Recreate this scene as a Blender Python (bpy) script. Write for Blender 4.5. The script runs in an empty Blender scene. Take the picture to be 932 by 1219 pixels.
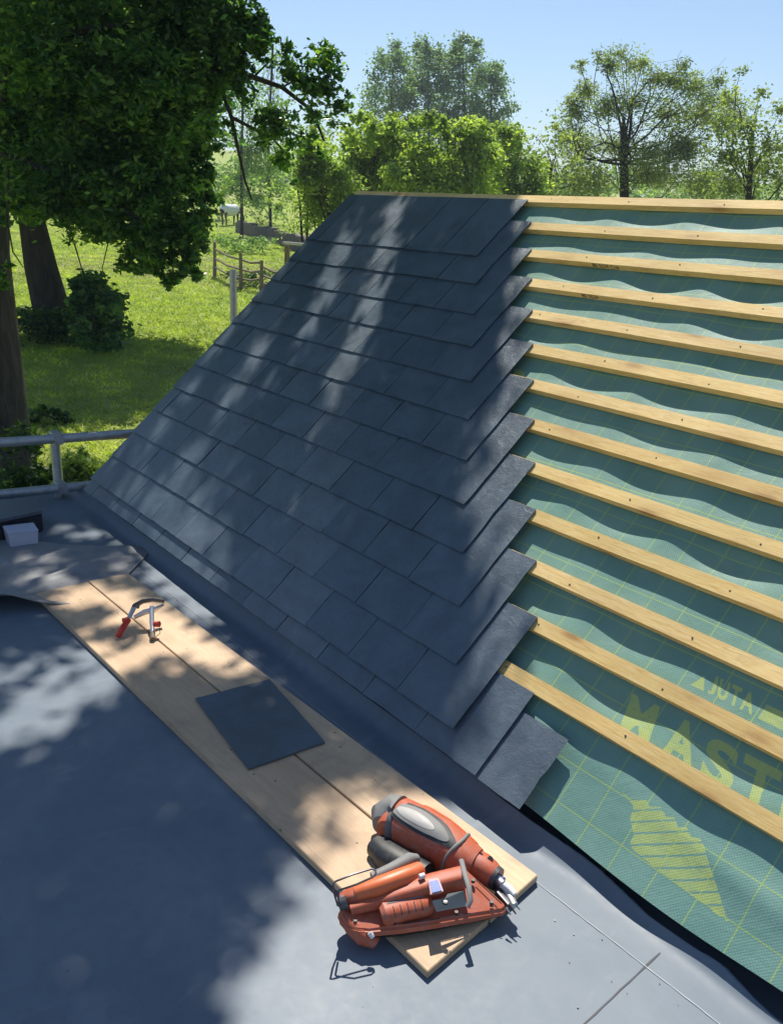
import bpy, bmesh, math, random
import numpy as np
from mathutils import Vector, Matrix
random.seed(7); RNG = np.random.default_rng(7)
R = math.radians
SC = bpy.context.scene; COL = SC.collection

# ------------------------------------------------------------------ camera
CAM = np.array([0, 0, 1.495]); PITCH, ROLL, YAW = 0.336339, 0.044998, -0.884807; FPX = 1033.04
_F = np.array([math.sin(YAW)*math.cos(PITCH), math.cos(YAW)*math.cos(PITCH), -math.sin(PITCH)])
_r = np.array([math.cos(YAW), -math.sin(YAW), 0.0]); _u = np.cross(_r, _F)
_R = math.cos(ROLL)*_r + math.sin(ROLL)*_u; _U = -math.sin(ROLL)*_r + math.cos(ROLL)*_u
cam = bpy.data.cameras.new('camera'); co = bpy.data.objects.new('camera', cam); COL.objects.link(co)
co.matrix_world = Matrix(((_R[0], _U[0], -_F[0], CAM[0]), (_R[1], _U[1], -_F[1], CAM[1]), (_R[2], _U[2], -_F[2], CAM[2]), (0, 0, 0, 1)))
cam.sensor_width = 36; cam.lens = FPX/1219*36; cam.clip_start = .05; cam.clip_end = 6000
SC.camera = co

# ------------------------------------------------------------------ light
SUN_EL, SUN_AZ = R(56), YAW + R(-3)
L = np.array([math.sin(SUN_AZ)*math.cos(SUN_EL), math.cos(SUN_AZ)*math.cos(SUN_EL), math.sin(SUN_EL)])
w = bpy.data.worlds.new('World'); SC.world = w; w.use_nodes = True
nt = w.node_tree; bg = nt.nodes['Background']; sky = nt.nodes.new('ShaderNodeTexSky'); sky.sky_type = 'NISHITA'
sky.sun_disc = False; sky.sun_elevation = SUN_EL; sky.sun_rotation = SUN_AZ
sky.air_density = 1.0; sky.dust_density = .3; sky.ozone_density = 3.2
nt.links.new(sky.outputs[0], bg.inputs[0]); bg.inputs[1].default_value = .100
sl = bpy.data.lights.new('sun', 'SUN'); sl.energy = 5.0; sl.angle = R(.53); sl.color = (1, .94, .84)
so = bpy.data.objects.new('sun', sl); COL.objects.link(so); so.rotation_euler = Vector(L).to_track_quat('Z', 'Y').to_euler()
SC.view_settings.view_transform = 'Standard'; SC.view_settings.look = 'None'; SC.view_settings.gamma = 1
SC.view_settings.exposure = 0.36; SC.view_settings.use_curve_mapping = False
SC.cycles.max_bounces = 5; SC.cycles.transparent_max_bounces = 8

# ------------------------------------------------------------------ where things stand
def ray(px, py):
    d = _F + (px-466)/FPX*_R - (py-609.5)/FPX*_U
    return d
def at(px, py, z):                       # point at a known height
    d = ray(px, py); return CAM + d*((z-CAM[2])/d[2])
def far(px, py, dist):                   # point at a known distance over the ground
    d = ray(px, py); return CAM + d*(dist/math.hypot(d[0], d[1]))
GD = np.array([-.85, .53])
_gx = [-50, 13, 19, 25, 36, 50, 66, 80, 110, 180, 280, 420, 700, 2500]
_gz = [-2.6, -2.6, -2.42, -2.05, -1.35, -.80, -.42, .35, 2.0, 6.8, 13.5, 19, 15, -5]
def gz(x, y):
    f = x*GD[0] + y*GD[1]
    side = np.clip((x*.53 + y*.85)/120, 0, 1)
    return np.interp(f, _gx, _gz)*(1-.0*side) + .05*np.sin(x*.21+1)*np.sin(y*.17)*(f > 12)
def onground(px, dist):
    d = ray(px, 300); h = math.hypot(d[0], d[1]); x, y = d[0]/h*dist, d[1]/h*dist
    return np.array([x, y, float(gz(x, y))])
TH = .740169; CT, ST = math.cos(TH), math.sin(TH)
RV = np.array([0, CT, ST]); RN = np.array([0, -ST, CT])
O = np.array([-1.47841, 1.46720, CAM[2]-1.35321]) - .0195*RN    # roof origin on the batten tops
G = .15792
def rp(s, t, n=0): return O + np.array([s, 0, 0]) + t*RV + n*RN

# ------------------------------------------------------------------ materials
def mat(name, base=(.5, .5, .5), rough=.6, spec=.5, metal=0):
    m = bpy.data.materials.new(name); m.use_nodes = True
    b = m.node_tree.nodes['Principled BSDF']
    b.inputs['Base Color'].default_value = (*base, 1); b.inputs['Roughness'].default_value = rough
    b.inputs['Specular IOR Level'].default_value = spec; b.inputs['Metallic'].default_value = metal
    return m, m.node_tree, b
def N(t, typ, **k):
    n = t.nodes.new('ShaderNode'+typ)
    for a, v in k.items():
        if a in n.inputs: n.inputs[a].default_value = v
        else: setattr(n, a, v)
    return n
def noise(t, vec, scale, detail=4, rough=.55, dist=0):
    n = N(t, 'TexNoise'); n.inputs['Scale'].default_value = scale; n.inputs['Detail'].default_value = detail
    n.inputs['Roughness'].default_value = rough; n.inputs['Distortion'].default_value = dist
    if vec is not None: t.links.new(vec, n.inputs['Vector'])
    return n.outputs[0]
def ramp(t, fac, stops):
    n = N(t, 'ValToRGB'); e = n.color_ramp.elements
    while len(e) < len(stops): e.new(.5)
    for i, (p, c) in enumerate(stops): e[i].position = p; e[i].color = (*c, 1) if len(c) == 3 else c
    t.links.new(fac, n.inputs[0]); return n.outputs[0]
def mix(t, fac, a, b, mode='MIX'):
    n = N(t, 'Mix', data_type='RGBA', blend_type=mode)
    for s, v in ((0, fac), (6, a), (7, b)):
        if hasattr(v, 'default_value') or hasattr(v, 'is_linked'): t.links.new(v, n.inputs[s])
        else: n.inputs[s].default_value = v if s == 0 else (*v, 1)
    return n.outputs[2]
def maths(t, op, a, b=None):
    n = N(t, 'Math', operation=op)
    for i, v in enumerate((a, b)):
        if v is None: continue
        if hasattr(v, 'is_linked'): t.links.new(v, n.inputs[i])
        else: n.inputs[i].default_value = v
    return n.outputs[0]
def bump(t, b, h, strength=.3, dist=.01):
    n = N(t, 'Bump'); n.inputs['Strength'].default_value = strength; n.inputs['Distance'].default_value = dist
    t.links.new(h, n.inputs['Height']); t.links.new(n.outputs[0], b.inputs['Normal'])
def objco(t, scale=(1, 1, 1), per_obj=False):
    c = N(t, 'TexCoord').outputs['Object']
    mp = N(t, 'Mapping'); mp.inputs['Scale'].default_value = scale; t.links.new(c, mp.inputs[0])
    if per_obj:
        oi = N(t, 'ObjectInfo'); v = N(t, 'CombineXYZ')
        k = maths(t, 'MULTIPLY', oi.outputs['Random'], 37.0)
        for i in range(3): t.links.new(k, v.inputs[i])
        t.links.new(v.outputs[0], mp.inputs['Location'])
    return mp.outputs[0]
def island(t): return N(t, 'NewGeometry').outputs['Random Per Island']

def slate_mat():
    m, t, b = mat('slate', rough=.5, spec=.75); c = objco(t)
    r = island(t)
    col = ramp(t, r, [(0, (.050, .078, .106)), (.25, (.064, .096, .128)), (.7, (.082, .114, .146)), (1, (.125, .150, .172))])
    n1 = noise(t, c, 9, 6, .65, .6); col = mix(t, .8, col, ramp(t, n1, [(.3, (.62, .62, .62)), (.7, (1.25, 1.25, 1.25))]), 'MULTIPLY')
    n2 = noise(t, objco(t, (30, 70, 70)), 1, 3, .7)
    marks = ramp(t, n2, [(.62, (0, 0, 0)), (.74, (1, 1, 1))])
    n3 = noise(t, c, 4, 2); msk = mix(t, ramp(t, n3, [(.52, (0, 0, 0)), (.7, (.35, .35, .35))]), (0, 0, 0), marks)
    col = mix(t, msk, col, (.24, .27, .30)); t.links.new(col, b.inputs['Base Color'])
    t.links.new(maths(t, 'ADD', maths(t, 'MULTIPLY', n1, .3), .27), b.inputs['Roughness'])
    h = maths(t, 'ADD', noise(t, c, 28, 6, .7, .8), maths(t, 'MULTIPLY', noise(t, c, 140, 3), .35))
    bump(t, b, h, .55, .004); return m
def wood_mat(name, c1, c2, c3, axis_scale, knots=True, rough=.65):
    m, t, b = mat(name, rough=rough, spec=.25); v = objco(t, axis_scale, True)
    g = noise(t, v, 3.0, 6, .6, 1.2); col = ramp(t, g, [(.28, c1), (.5, c2), (.72, c3)])
    big = noise(t, objco(t, (2.3, 4, 4), True), 1, 2); col = mix(t, .7, col, ramp(t, big, [(.3, (.78, .76, .72)), (.7, (1.12, 1.1, 1.06))]), 'MULTIPLY')
    if knots:
        vo = N(t, 'TexVoronoi'); vo.inputs['Scale'].default_value = 1; t.links.new(objco(t, (3.6, 13, 9), True), vo.inputs['Vector'])
        k = ramp(t, vo.outputs['Distance'], [(.05, (1, 1, 1)), (.17, (0, 0, 0))])
        col = mix(t, maths(t, 'MULTIPLY', k, .7), col, (.30, .16, .06))
        k2 = ramp(t, vo.outputs['Distance'], [(.12, (.35, .35, .35)), (.42, (0, 0, 0))]); col = mix(t, k2, col, (.45, .26, .10))
    oi = N(t, 'ObjectInfo').outputs['Random']; col = mix(t, .8, col, ramp(t, oi, [(0, (.82, .78, .70)), (.35, (1, .97, .90)), (.7, (1.04, 1, 1.02)), (1, (.93, .86, .76))]), 'MULTIPLY')
    gr = noise(t, objco(t, (9, 20, 20), True), 1, 5, .7, .8); col = mix(t, ramp(t, gr, [(.58, (0, 0, 0)), (.78, (.5, .5, .5))]), col, (.30, .21, .12))
    t.links.new(col, b.inputs['Base Color']); bump(t, b, g, .35, .002); return m
M = {}
M['slate'] = slate_mat()
M['batten'] = wood_mat('batten_pine', (.60, .40, .14), (.76, .56, .24), (.84, .67, .36), (4, 60, 60))
M['plank'] = wood_mat('plank_face', (.56, .41, .27), (.61, .455, .305), (.66, .50, .345), (2, 26, 26), knots=False, rough=.55)
def speck(m):
    t = m.node_tree; b = t.nodes['Principled BSDF']; src = b.inputs['Base Color'].links[0].from_socket
    vo = N(t, 'TexVoronoi'); vo.inputs['Scale'].default_value = 17; t.links.new(objco(t, (1, 1, 1), True), vo.inputs['Vector'])
    k = ramp(t, vo.outputs['Distance'], [(.045, (.8, .8, .8)), (.075, (0, 0, 0))])
    st = ramp(t, noise(t, objco(t, (5, 9, 1), True), 1, 5, .65, 1), [(.5, (0, 0, 0)), (.7, (.5, .5, .5))])
    t.links.new(mix(t, k, mix(t, st, src, (.36, .27, .20)), (.12, .08, .06)), b.inputs['Base Color'])
speck(M['plank'])
M['oldwood'] = wood_mat('weathered_wood', (.14, .11, .08), (.24, .20, .15), (.34, .29, .22), (8, 8, 2), knots=False)
def epdm():
    m, t, b = mat('rubber_membrane', rough=.5, spec=.42); c = objco(t)
    n1 = noise(t, c, 2.2, 5, .6, .5); col = ramp(t, n1, [(.3, (.118, .158, .202)), (.55, (.150, .188, .230)), (.75, (.188, .222, .258))])
    n2 = noise(t, c, 26, 6, .7, .4); col = mix(t, .35, col, ramp(t, n2, [(.35, (.82, .82, .82)), (.68, (1.22, 1.22, 1.2))]), 'MULTIPLY')
    n4 = noise(t, objco(t, (7, 3, 1)), 1, 3, .6, 1.5); col = mix(t, ramp(t, n4, [(.6, (0, 0, 0)), (.75, (.35, .35, .35))]), col, (.24, .27, .31))
    t.links.new(col, b.inputs['Base Color'])
    t.links.new(maths(t, 'ADD', maths(t, 'MULTIPLY', n2, .25), .42), b.inputs['Roughness'])
    bump(t, b, maths(t, 'ADD', noise(t, c, 3, 2), maths(t, 'MULTIPLY', n2, .05)), .16, .02); return m
M['epdm'] = epdm()
def old_rubber():
    m, t, b = mat('old_rubber', rough=.55, spec=.4); c = objco(t); n = noise(t, c, 7, 5, .6, .5)
    t.links.new(ramp(t, n, [(.3, (.19, .195, .205)), (.7, (.29, .29, .295))]), b.inputs['Base Color']); bump(t, b, noise(t, c, 14, 4), .3, .01); return m
M['oldrub'] = old_rubber()
def membrane():
    m, t, b = mat('green_membrane', rough=.55, spec=.32)
    uv = N(t, 'UVMap').outputs[0]; sp = N(t, 'SeparateXYZ'); t.links.new(uv, sp.inputs[0]); s, v = sp.outputs[0], sp.outputs[1]
    n1 = noise(t, uv, 6, 4); col = ramp(t, n1, [(.3, (.140, .285, .238)), (.7, (.195, .350, .300))])
    def line(x, period, phase, wd):
        f = maths(t, 'FRACT', maths(t, 'ADD', maths(t, 'DIVIDE', x, period), phase))
        return maths(t, 'LESS_THAN', maths(t, 'ABSOLUTE', maths(t, 'SUBTRACT', f, .5)), wd/period/2)
    grid = maths(t, 'MAXIMUM', line(s, .1, -.47+.5+.95-.95, .0028), line(v, .1, .5-.04, .0028))
    grid = maths(t, 'MULTIPLY', grid, .75)
    att = N(t, 'Attribute', attribute_name='print'); pr = ramp(t, att.outputs['Fac'], [(.35, (0, 0, 0)), (.65, (1, 1, 1))])
    col = mix(t, grid, col, (.36, .50, .13)); col = mix(t, maths(t, 'MULTIPLY', maths(t, 'MULTIPLY', pr, .78), ramp(t, noise(t, uv, 30, 4, .7), [(.25, (.6, .6, .6)), (.5, (1, 1, 1))])), col, (.44, .53, .16))
    weave = maths(t, 'MULTIPLY', maths(t, 'SINE', maths(t, 'MULTIPLY', s, 780)), maths(t, 'SINE', maths(t, 'MULTIPLY', v, 780)))
    col = mix(t, .45, col, ramp(t, weave, [(0, (.78, .78, .78)), (.5, (1.1, 1.1, 1.1))]), 'MULTIPLY')
    t.links.new(col, b.inputs['Base Color'])
    bump(t, b, maths(t, 'ADD', maths(t, 'MULTIPLY', weave, .25), maths(t, 'ADD', maths(t, 'MULTIPLY', noise(t, uv, 26, 3), 1.5), maths(t, 'MULTIPLY', noise(t, uv, 7, 6, .75, 2.5), 3.0))), .3, .002); return m
M['membrane'] = membrane()
def leaf_mat(name, c1, c2, c3, trans=.45, rough=.5, clump=1.1):
    m, t, b = mat(name, rough=rough, spec=.35)
    col = ramp(t, island(t), [(0, c1), (.5, c2), (1, c3)])
    col = mix(t, .85, col, ramp(t, noise(t, objco(t), clump, 3, .6), [(.35, (.55, .62, .68)), (.52, (1, 1, 1)), (.68, (1.75, 1.6, 1.1))]), 'MULTIPLY')
    t.links.new(col, b.inputs['Base Color'])
    tr = N(t, 'BsdfTranslucent'); t.links.new(mix(t, 1.0, col, (1.5, 1.7, .6), 'MULTIPLY'), tr.inputs[0])
    ms = N(t, 'MixShader'); ms.inputs[0].default_value = trans
    t.links.new(b.outputs[0], ms.inputs[1]); t.links.new(tr.outputs[0], ms.inputs[2])
    t.links.new(ms.outputs[0], t.nodes['Material Output'].inputs[0]); return m
M['oak'] = leaf_mat('oak_leaves', (.034, .095, .040), (.075, .165, .055), (.20, .31, .09), .55, .32)
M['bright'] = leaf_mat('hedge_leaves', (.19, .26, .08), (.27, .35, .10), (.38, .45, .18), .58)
M['poplar'] = leaf_mat('poplar_leaves', (.11, .18, .12), (.16, .24, .16), (.21, .29, .20), .45)
M['willow'] = leaf_mat('olive_leaves', (.16, .20, .10), (.20, .25, .12), (.27, .32, .16), .5)
M['birch'] = leaf_mat('birch_leaves', (.14, .22, .09), (.19, .29, .11), (.25, .35, .15), .5)
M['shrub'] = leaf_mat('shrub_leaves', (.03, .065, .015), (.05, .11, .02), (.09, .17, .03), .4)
def bark(name, c1, c2):
    m, t, b = mat(name, rough=.9, spec=.1); g = noise(t, objco(t, (9, 9, 1.4)), 1.3, 6, .65, .8)
    t.links.new(ramp(t, g, [(.3, c1), (.7, c2)]), b.inputs['Base Color']); bump(t, b, g, .9, .05); return m
M['bark'] = bark('oak_bark', (.03, .027, .024), (.10, .09, .082))
M['barkd'] = bark('far_bark', (.028, .024, .02), (.075, .065, .052))
def grass_mat():
    m, t, b = mat('meadow_grass', rough=.85, spec=.15); c = objco(t)
    a = noise(t, c, .09, 5, .6, .3); fine = noise(t, c, 3.2, 6, .7)
    col = ramp(t, fine, [(.3, (.20, .28, .035)), (.5, (.32, .41, .055)), (.72, (.46, .52, .11))])
    dry = ramp(t, a, [(.48, (0, 0, 0)), (.66, (.8, .8, .8))])
    col = mix(t, dry, col, (.42, .39, .17))
    sp = N(t, 'SeparateXYZ'); t.links.new(N(t, 'TexCoord').outputs['Object'], sp.inputs[0])
    f = maths(t, 'ADD', maths(t, 'MULTIPLY', sp.outputs[0], -.85), maths(t, 'MULTIPLY', sp.outputs[1], .53))
    f = maths(t, 'ADD', f, maths(t, 'MULTIPLY', noise(t, c, .12, 3), 9))
    path = ramp(t, maths(t, 'DIVIDE', f, 100), [(.36, (0, 0, 0)), (.40, (.75, .75, .75)), (.455, (.75, .75, .75)), (.49, (0, 0, 0))])
    col = mix(t, mix(t, path, (0, 0, 0), ramp(t, noise(t, c, .5, 4), [(.42, (0, 0, 0)), (.56, (1, 1, 1))])), col, (.30, .25, .17))
    t.links.new(col, b.inputs['Base Color']); bump(t, b, maths(t, 'ADD', noise(t, c, 9, 5, .75), fine), .9, .12); return m
M['grass'] = grass_mat()
M['blade'] = leaf_mat('grass_blades', (.24, .33, .04), (.36, .46, .06), (.52, .56, .12), .3, .6)
def steel(name, base, rough=.45, metal=.7):
    m, t, b = mat(name, base, rough, .5, metal); n = noise(t, objco(t), 30, 4, .6)
    t.links.new(mix(t, .5, base, ramp(t, n, [(.3, tuple(x*.6 for x in base)), (.7, tuple(min(1, x*1.25) for x in base))])), b.inputs['Base Color'])
    t.links.new(maths(t, 'ADD', maths(t, 'MULTIPLY', n, .3), rough-.15), b.inputs['Roughness']); return m
M['galv'] = steel('galvanised_steel', (.46, .47, .47), .45, .55)
M['steel'] = steel('bright_steel', (.62, .63, .64), .32, .75)
M['darksteel'] = steel('dark_steel', (.10, .10, .11), .4, .6)
def plast(name, base, rough=.42, wear=.5):
    m, t, b = mat(name, base, rough, .5); n = noise(t, objco(t), 45, 5, .7, .4)
    dusty = tuple(x*.55+.17 for x in base)
    t.links.new(mix(t, ramp(t, n, [(.48, (0, 0, 0)), (.78, (wear, wear, wear))]), base, dusty), b.inputs['Base Color'])
    t.links.new(maths(t, 'ADD', maths(t, 'MULTIPLY', n, .35), rough-.15), b.inputs['Roughness'])
    bump(t, b, n, .12, .001); return m
M['orange'] = plast('orange_plastic', (.46, .105, .048), .5, .75)
M['orangeb'] = plast('bright_orange_plastic', (.68, .15, .045), .4, .2)
M['greyrub'] = plast('grey_rubber', (.20, .20, .195), .6, .7)
M['blackp'] = plast('black_plastic', (.025, .027, .03), .45, .35)
M['blue'] = plast('blue_sticker', (.03, .10, .42), .4, .2)
M['white'] = plast('white_plastic', (.75, .74, .72), .45, .2)
M['rimpale'] = plast('sticker_rim', (.55, .30, .30), .5, .3); M['dullsteel'] = plast('dull_plate', (.26, .26, .25), .5, .6); M['panel'] = plast('pale_panel', (.38, .37, .35), .5, .8)
M['red'] = plast('red_grip', (.50, .035, .02), .4, .3)
M['case'] = plast('case_grey', (.10, .12, .15), .35, .4)
M['cased'] = plast('case_dark', (.015, .018, .028), .5, .2)
def clearp():
    m, t, b = mat('frosted_plastic', (.80, .80, .92), .22, .5)
    b.inputs['Transmission Weight'].default_value = .45; b.inputs['IOR'].default_value = 1.2; return m
M['clear'] = clearp()
def brick():
    m, t, b = mat('brickwork', rough=.85); br = N(t, 'TexBrick'); br.inputs['Scale'].default_value = 4.4
    br.inputs['Color1'].default_value = (.32, .14, .09, 1); br.inputs['Color2'].default_value = (.25, .11, .08, 1); br.inputs['Mortar'].default_value = (.4, .37, .33, 1)
    c = N(t, 'TexCoord').outputs['Object']; sp = N(t, 'SeparateXYZ'); t.links.new(c, sp.inputs[0]); cb = N(t, 'CombineXYZ')
    t.links.new(maths(t, 'ADD', sp.outputs[0], sp.outputs[1]), cb.inputs[0]); t.links.new(sp.outputs[2], cb.inputs[1]); t.links.new(cb.outputs[0], br.inputs['Vector'])
    t.links.new(br.outputs['Color'], b.inputs['Base Color']); return m
M['brick'] = brick()
def plain(name, c, r=.7):
    m, t, b = mat(name, c, r, .3); n = noise(t, objco(t), 12, 4)
    t.links.new(mix(t, .5, c, ramp(t, n, [(.3, tuple(x*.65 for x in c)), (.7, tuple(x*1.3 for x in c))])), b.inputs['Base Color']); return m
M['stone'] = plain('drystone', (.10, .085, .085)); M['rug'] = plain('horse_rug', (.72, .74, .78)); M['horse'] = plain('horse_coat', (.05, .035, .025))
M['ink'] = plain('stamp_ink', (.04, .03, .025)); M['seam'] = plain('pale_seam', (.42, .43, .45), .5); M['lap'] = plain('dark_lap', (.05, .055, .07), .5)
M['dust'] = plain('red_chalk', (.58, .26, .19), .9); M['rail'] = plain('pale_rail', (.55, .53, .48)); M['deck'] = plain('deck_board', (.10, .08, .06))
M['hedge_dark'] = plain('dark_core', (.02, .035, .012))

# ------------------------------------------------------------------ mesh helpers
def me_from(name, V, Fc, mats, mi=None, smooth=False):
    me = bpy.data.meshes.new(name); me.from_pydata([tuple(map(float, v)) for v in V], [], [tuple(f) for f in Fc])
    for m in mats: me.materials.append(m)
    if mi is not None: me.polygons.foreach_set('material_index', mi)
    if smooth: me.polygons.foreach_set('use_smooth', [True]*len(me.polygons))
    me.update(); return me
def obj(name, me, parent=None, label=None, cat=None, group=None, kind=None):
    o = bpy.data.objects.new(name, me); COL.objects.link(o)
    if parent is not None: o.parent = parent; o.matrix_parent_inverse = parent.matrix_world.inverted() if False else Matrix.Translation(-world_loc(parent))
    tag(o, label, cat, group, kind); return o
def world_loc(o):
    v = Vector(o.location); 
    return v if o.parent is None else v + (Vector((0,0,0)) if o.type == 'MESH' else world_loc(o.parent))
def tag(o, label=None, cat=None, group=None, kind=None):
    for k, v in (('label', label), ('category', cat), ('group', group), ('kind', kind)):
        if v: o[k] = v
def thing(name, loc, label, cat, group=None):
    o = bpy.data.objects.new(name, None); COL.objects.link(o); o.location = tuple(map(float, loc)); o.empty_display_size = .1
    tag(o, label, cat, group); return o
class MB:
    def __init__(s): s.V = []; s.F = []; s.I = []; s.mats = []
    def mi(s, m):
        m = M[m]
        if m not in s.mats: s.mats.append(m)
        return s.mats.index(m)
    def add(s, V, F, m):
        k = len(s.V); i = s.mi(m); s.V += [tuple(map(float, v)) for v in V]; s.F += [tuple(k+a for a in f) for f in F]; s.I += [i]*len(F); return s
    def box(s, c, ax, ay, az, m):            # centre and three half-axis vectors
        c, ax, ay, az = map(np.array, (c, ax, ay, az))
        V = [c+i*ax+j*ay+k*az for k in (-1, 1) for j in (-1, 1) for i in (-1, 1)]
        return s.add(V, [(0, 2, 3, 1), (4, 5, 7, 6), (0, 1, 5, 4), (2, 6, 7, 3), (0, 4, 6, 2), (1, 3, 7, 5)], m)
    def prism(s, poly, up, m):               # poly: 3D points, counter-clockwise seen from up
        n = len(poly); poly = [np.array(p, float) for p in poly]; up = np.array(up, float)
        V = poly + [p+up for p in poly]
        return s.add(V, [tuple(range(n))[::-1], tuple(range(n, 2*n))] + [(i, (i+1) % n, n+(i+1) % n, n+i) for i in range(n)], m)
    def tube(s, pts, rad, m, seg=10, flat=None, caps=True):
        pts = [np.array(p, float) for p in pts]; n = len(pts)
        if np.isscalar(rad): rad = [rad]*n
        V = []; prev = None
        for i, p in enumerate(pts):
            d = pts[min(i+1, n-1)] - pts[max(i-1, 0)]; d = d/(np.linalg.norm(d)+1e-9)
            a = np.array([0, 0, 1.]) if prev is None else prev
            if abs(a@d) > .95 and prev is None: a = np.array([1., 0, 0])
            a = a - (a@d)*d; a /= np.linalg.norm(a); prev = a; bb = np.cross(d, a)
            ra, rb = (rad[i], rad[i]) if np.isscalar(rad[i]) else rad[i]
            for k in range(seg):
                q = 2*math.pi*k/seg; c_, s_ = math.cos(q), math.sin(q)
                if flat: c_ = math.copysign(abs(c_)**flat, c_); s_ = math.copysign(abs(s_)**flat, s_)
                V.append(p + ra*c_*a + rb*s_*bb)
        F = [(i*seg+k, i*seg+(k+1) % seg, (i+1)*seg+(k+1) % seg, (i+1)*seg+k) for i in range(n-1) for k in range(seg)]
        if caps: F += [tuple(range(seg))[::-1], tuple((n-1)*seg+k for k in range(seg))]
        return s.add(V, F, m)
    def build(s, name, parent=None, smooth=False, bevel=0, seg=2, **k):
        me = me_from(name, s.V, s.F, s.mats, s.I)
        if bevel or smooth:
            bm = bmesh.new(); bm.from_mesh(me)
            if bevel:
                es = [e for e in bm.edges if e.is_manifold and e.calc_face_angle(0) > .5]
                bmesh.ops.bevel(bm, geom=es, offset=bevel, segments=seg, affect='EDGES', clamp_overlap=True)
            bm.to_mesh(me); bm.free()
            if smooth:
                me.polygons.foreach_set('use_smooth', [True]*len(me.polygons)); me.set_sharp_from_angle(angle=R(42))
        return obj(name, me, parent, **k)

# ================================================================== SETTING
def ground():
    rs = np.concatenate([np.linspace(-60, 120, 181), np.linspace(125, 600, 60), np.linspace(640, 3200, 20)])
    ls = np.concatenate([np.linspace(-1500, -130, 12), np.linspace(-120, 120, 161), np.linspace(130, 1500, 12)])
    ax = GD/np.linalg.norm(GD); ay = np.array([-ax[1], ax[0]])
    A, B = np.meshgrid(rs, ls, indexing='ij'); X = A*ax[0]+B*ay[0]; Y = A*ax[1]+B*ay[1]; Z = gz(X, Y)
    Z = Z + np.where(A > 90, 1.5*np.sin(B*.02+.6)+1.0*np.sin(B*.05), 0)*np.clip((A-90)/80, 0, 1)
    V = np.stack([X, Y, Z], -1).reshape(-1, 3); n, m = X.shape
    F = [(i*m+j, (i+1)*m+j, (i+1)*m+j+1, i*m+j+1) for i in range(n-1) for j in range(m-1)]
    obj('ground', me_from('ground', V, F, [M['grass']], smooth=True), kind='structure')
ground()

# ------------------------------------------------------------------ house with the half-slated roof
S0, S1 = -2.7227, 3.2          # verge and right end, along the eave
TR = 2.135                     # ridge
house = thing('house', (O[0]+S0, O[1]+.6, -2.6), 'brick house whose pitched roof is half covered in dark slates, bare battens on the rest', 'house')
roof = obj('roof', None, house)
roof.location = (0, 0, 0)
# roof is an empty-less part: carry it on the boarded deck mesh
bpy.data.objects.remove(roof)
mb = MB()
rid = rp(0, TR, -.06); xa, xb = O[0]+S0+.03, O[0]+S1
ev = rp(0, .02, -.10)
back_y = rid[1] + (rid[1]-ev[1]); 
prof = [(ev[1], ev[2]), (rid[1], rid[2]-.03), (back_y, ev[2]), (back_y, ev[2]-.05), (rid[1], rid[2]-.10), (ev[1], ev[2]-.05)]
mb.prism([(xa, y, z) for y, z in prof][::-1], (xb-xa, 0, 0), 'deck')
roof = mb.build('roof', house)
mb = MB(); mb.prism([(xa, rid[1]+.03, rid[2]+.025), (xa, back_y+.1, ev[2]-.02), (xa, back_y+.1, ev[2]-.05), (xa, rid[1]+.03, rid[2]-.01)][::-1], (xb-xa, 0, 0), 'slate'); mb.build('rear_slates', roof)
# walls
wy0, wy1 = ev[1]+.10, back_y-.15
mb = MB()
mb.prism([(xa+.06, wy0, -2.75), (xa+.06, wy1, -2.75), (xa+.06, wy1, ev[2]-.07), (xa+.06, rid[1], rid[2]-.12), (xa+.06, wy0, ev[2]-.07)][::-1], (xb-xa-.1, 0, 0), 'brick')
mb.build('wall', house)
mb = MB(); mb.box((xa+.035, (wy0+rid[1])/2-.0, (ev[2]+rid[2])/2-.115), (.02, 0, 0), (0, (rid[1]-wy0)/2, (rid[2]-ev[2])/2), (0, 0, .06), 'oldwood'); mb.build('bargeboard', roof)

# slates, course by course
W_ = .25
def slate(mb, s0, s1, t0, t1, n0, n1, th=.0052):
    k = 7; out = []
    jr = lambda a: random.uniform(-a, a)
    for i in range(k): out.append((s0+(s1-s0)*i/(k), t0+jr(.0011)))
    for i in range(k): out.append((s1+(jr(.0012) if random.random() < .86 else -random.uniform(.001, .0035)), t0+(t1-t0)*i/k))
    for i in range(k): out.append((s1+(s0-s1)*i/k, t1))
    for i in range(k): out.append((s0+jr(.0010), t1+(t0-t1)*i/k))
    z = lambda t: n0+(n1-n0)*(t-t0)/(t1-t0)
    tw = jr(.0012)
    P = [rp(s, t, z(t)+tw*((s-s0)/(s1-s0)-.5)) for s, t in out]; n = len(P)
    B = [rp(s-(.003 if abs(s-s1) < .006 else 0), t+(.007 if t-t0 < .004 else 0), z(t)+tw*((s-s0)/(s1-s0)-.5)) for s, t in out]
    mb.add(B+[p+th*RN for p in P], [tuple(range(n))[::-1], tuple(range(n, 2*n))]+[(i, (i+1) % n, n+(i+1) % n, n+i) for i in range(n)], 'slate')
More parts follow.
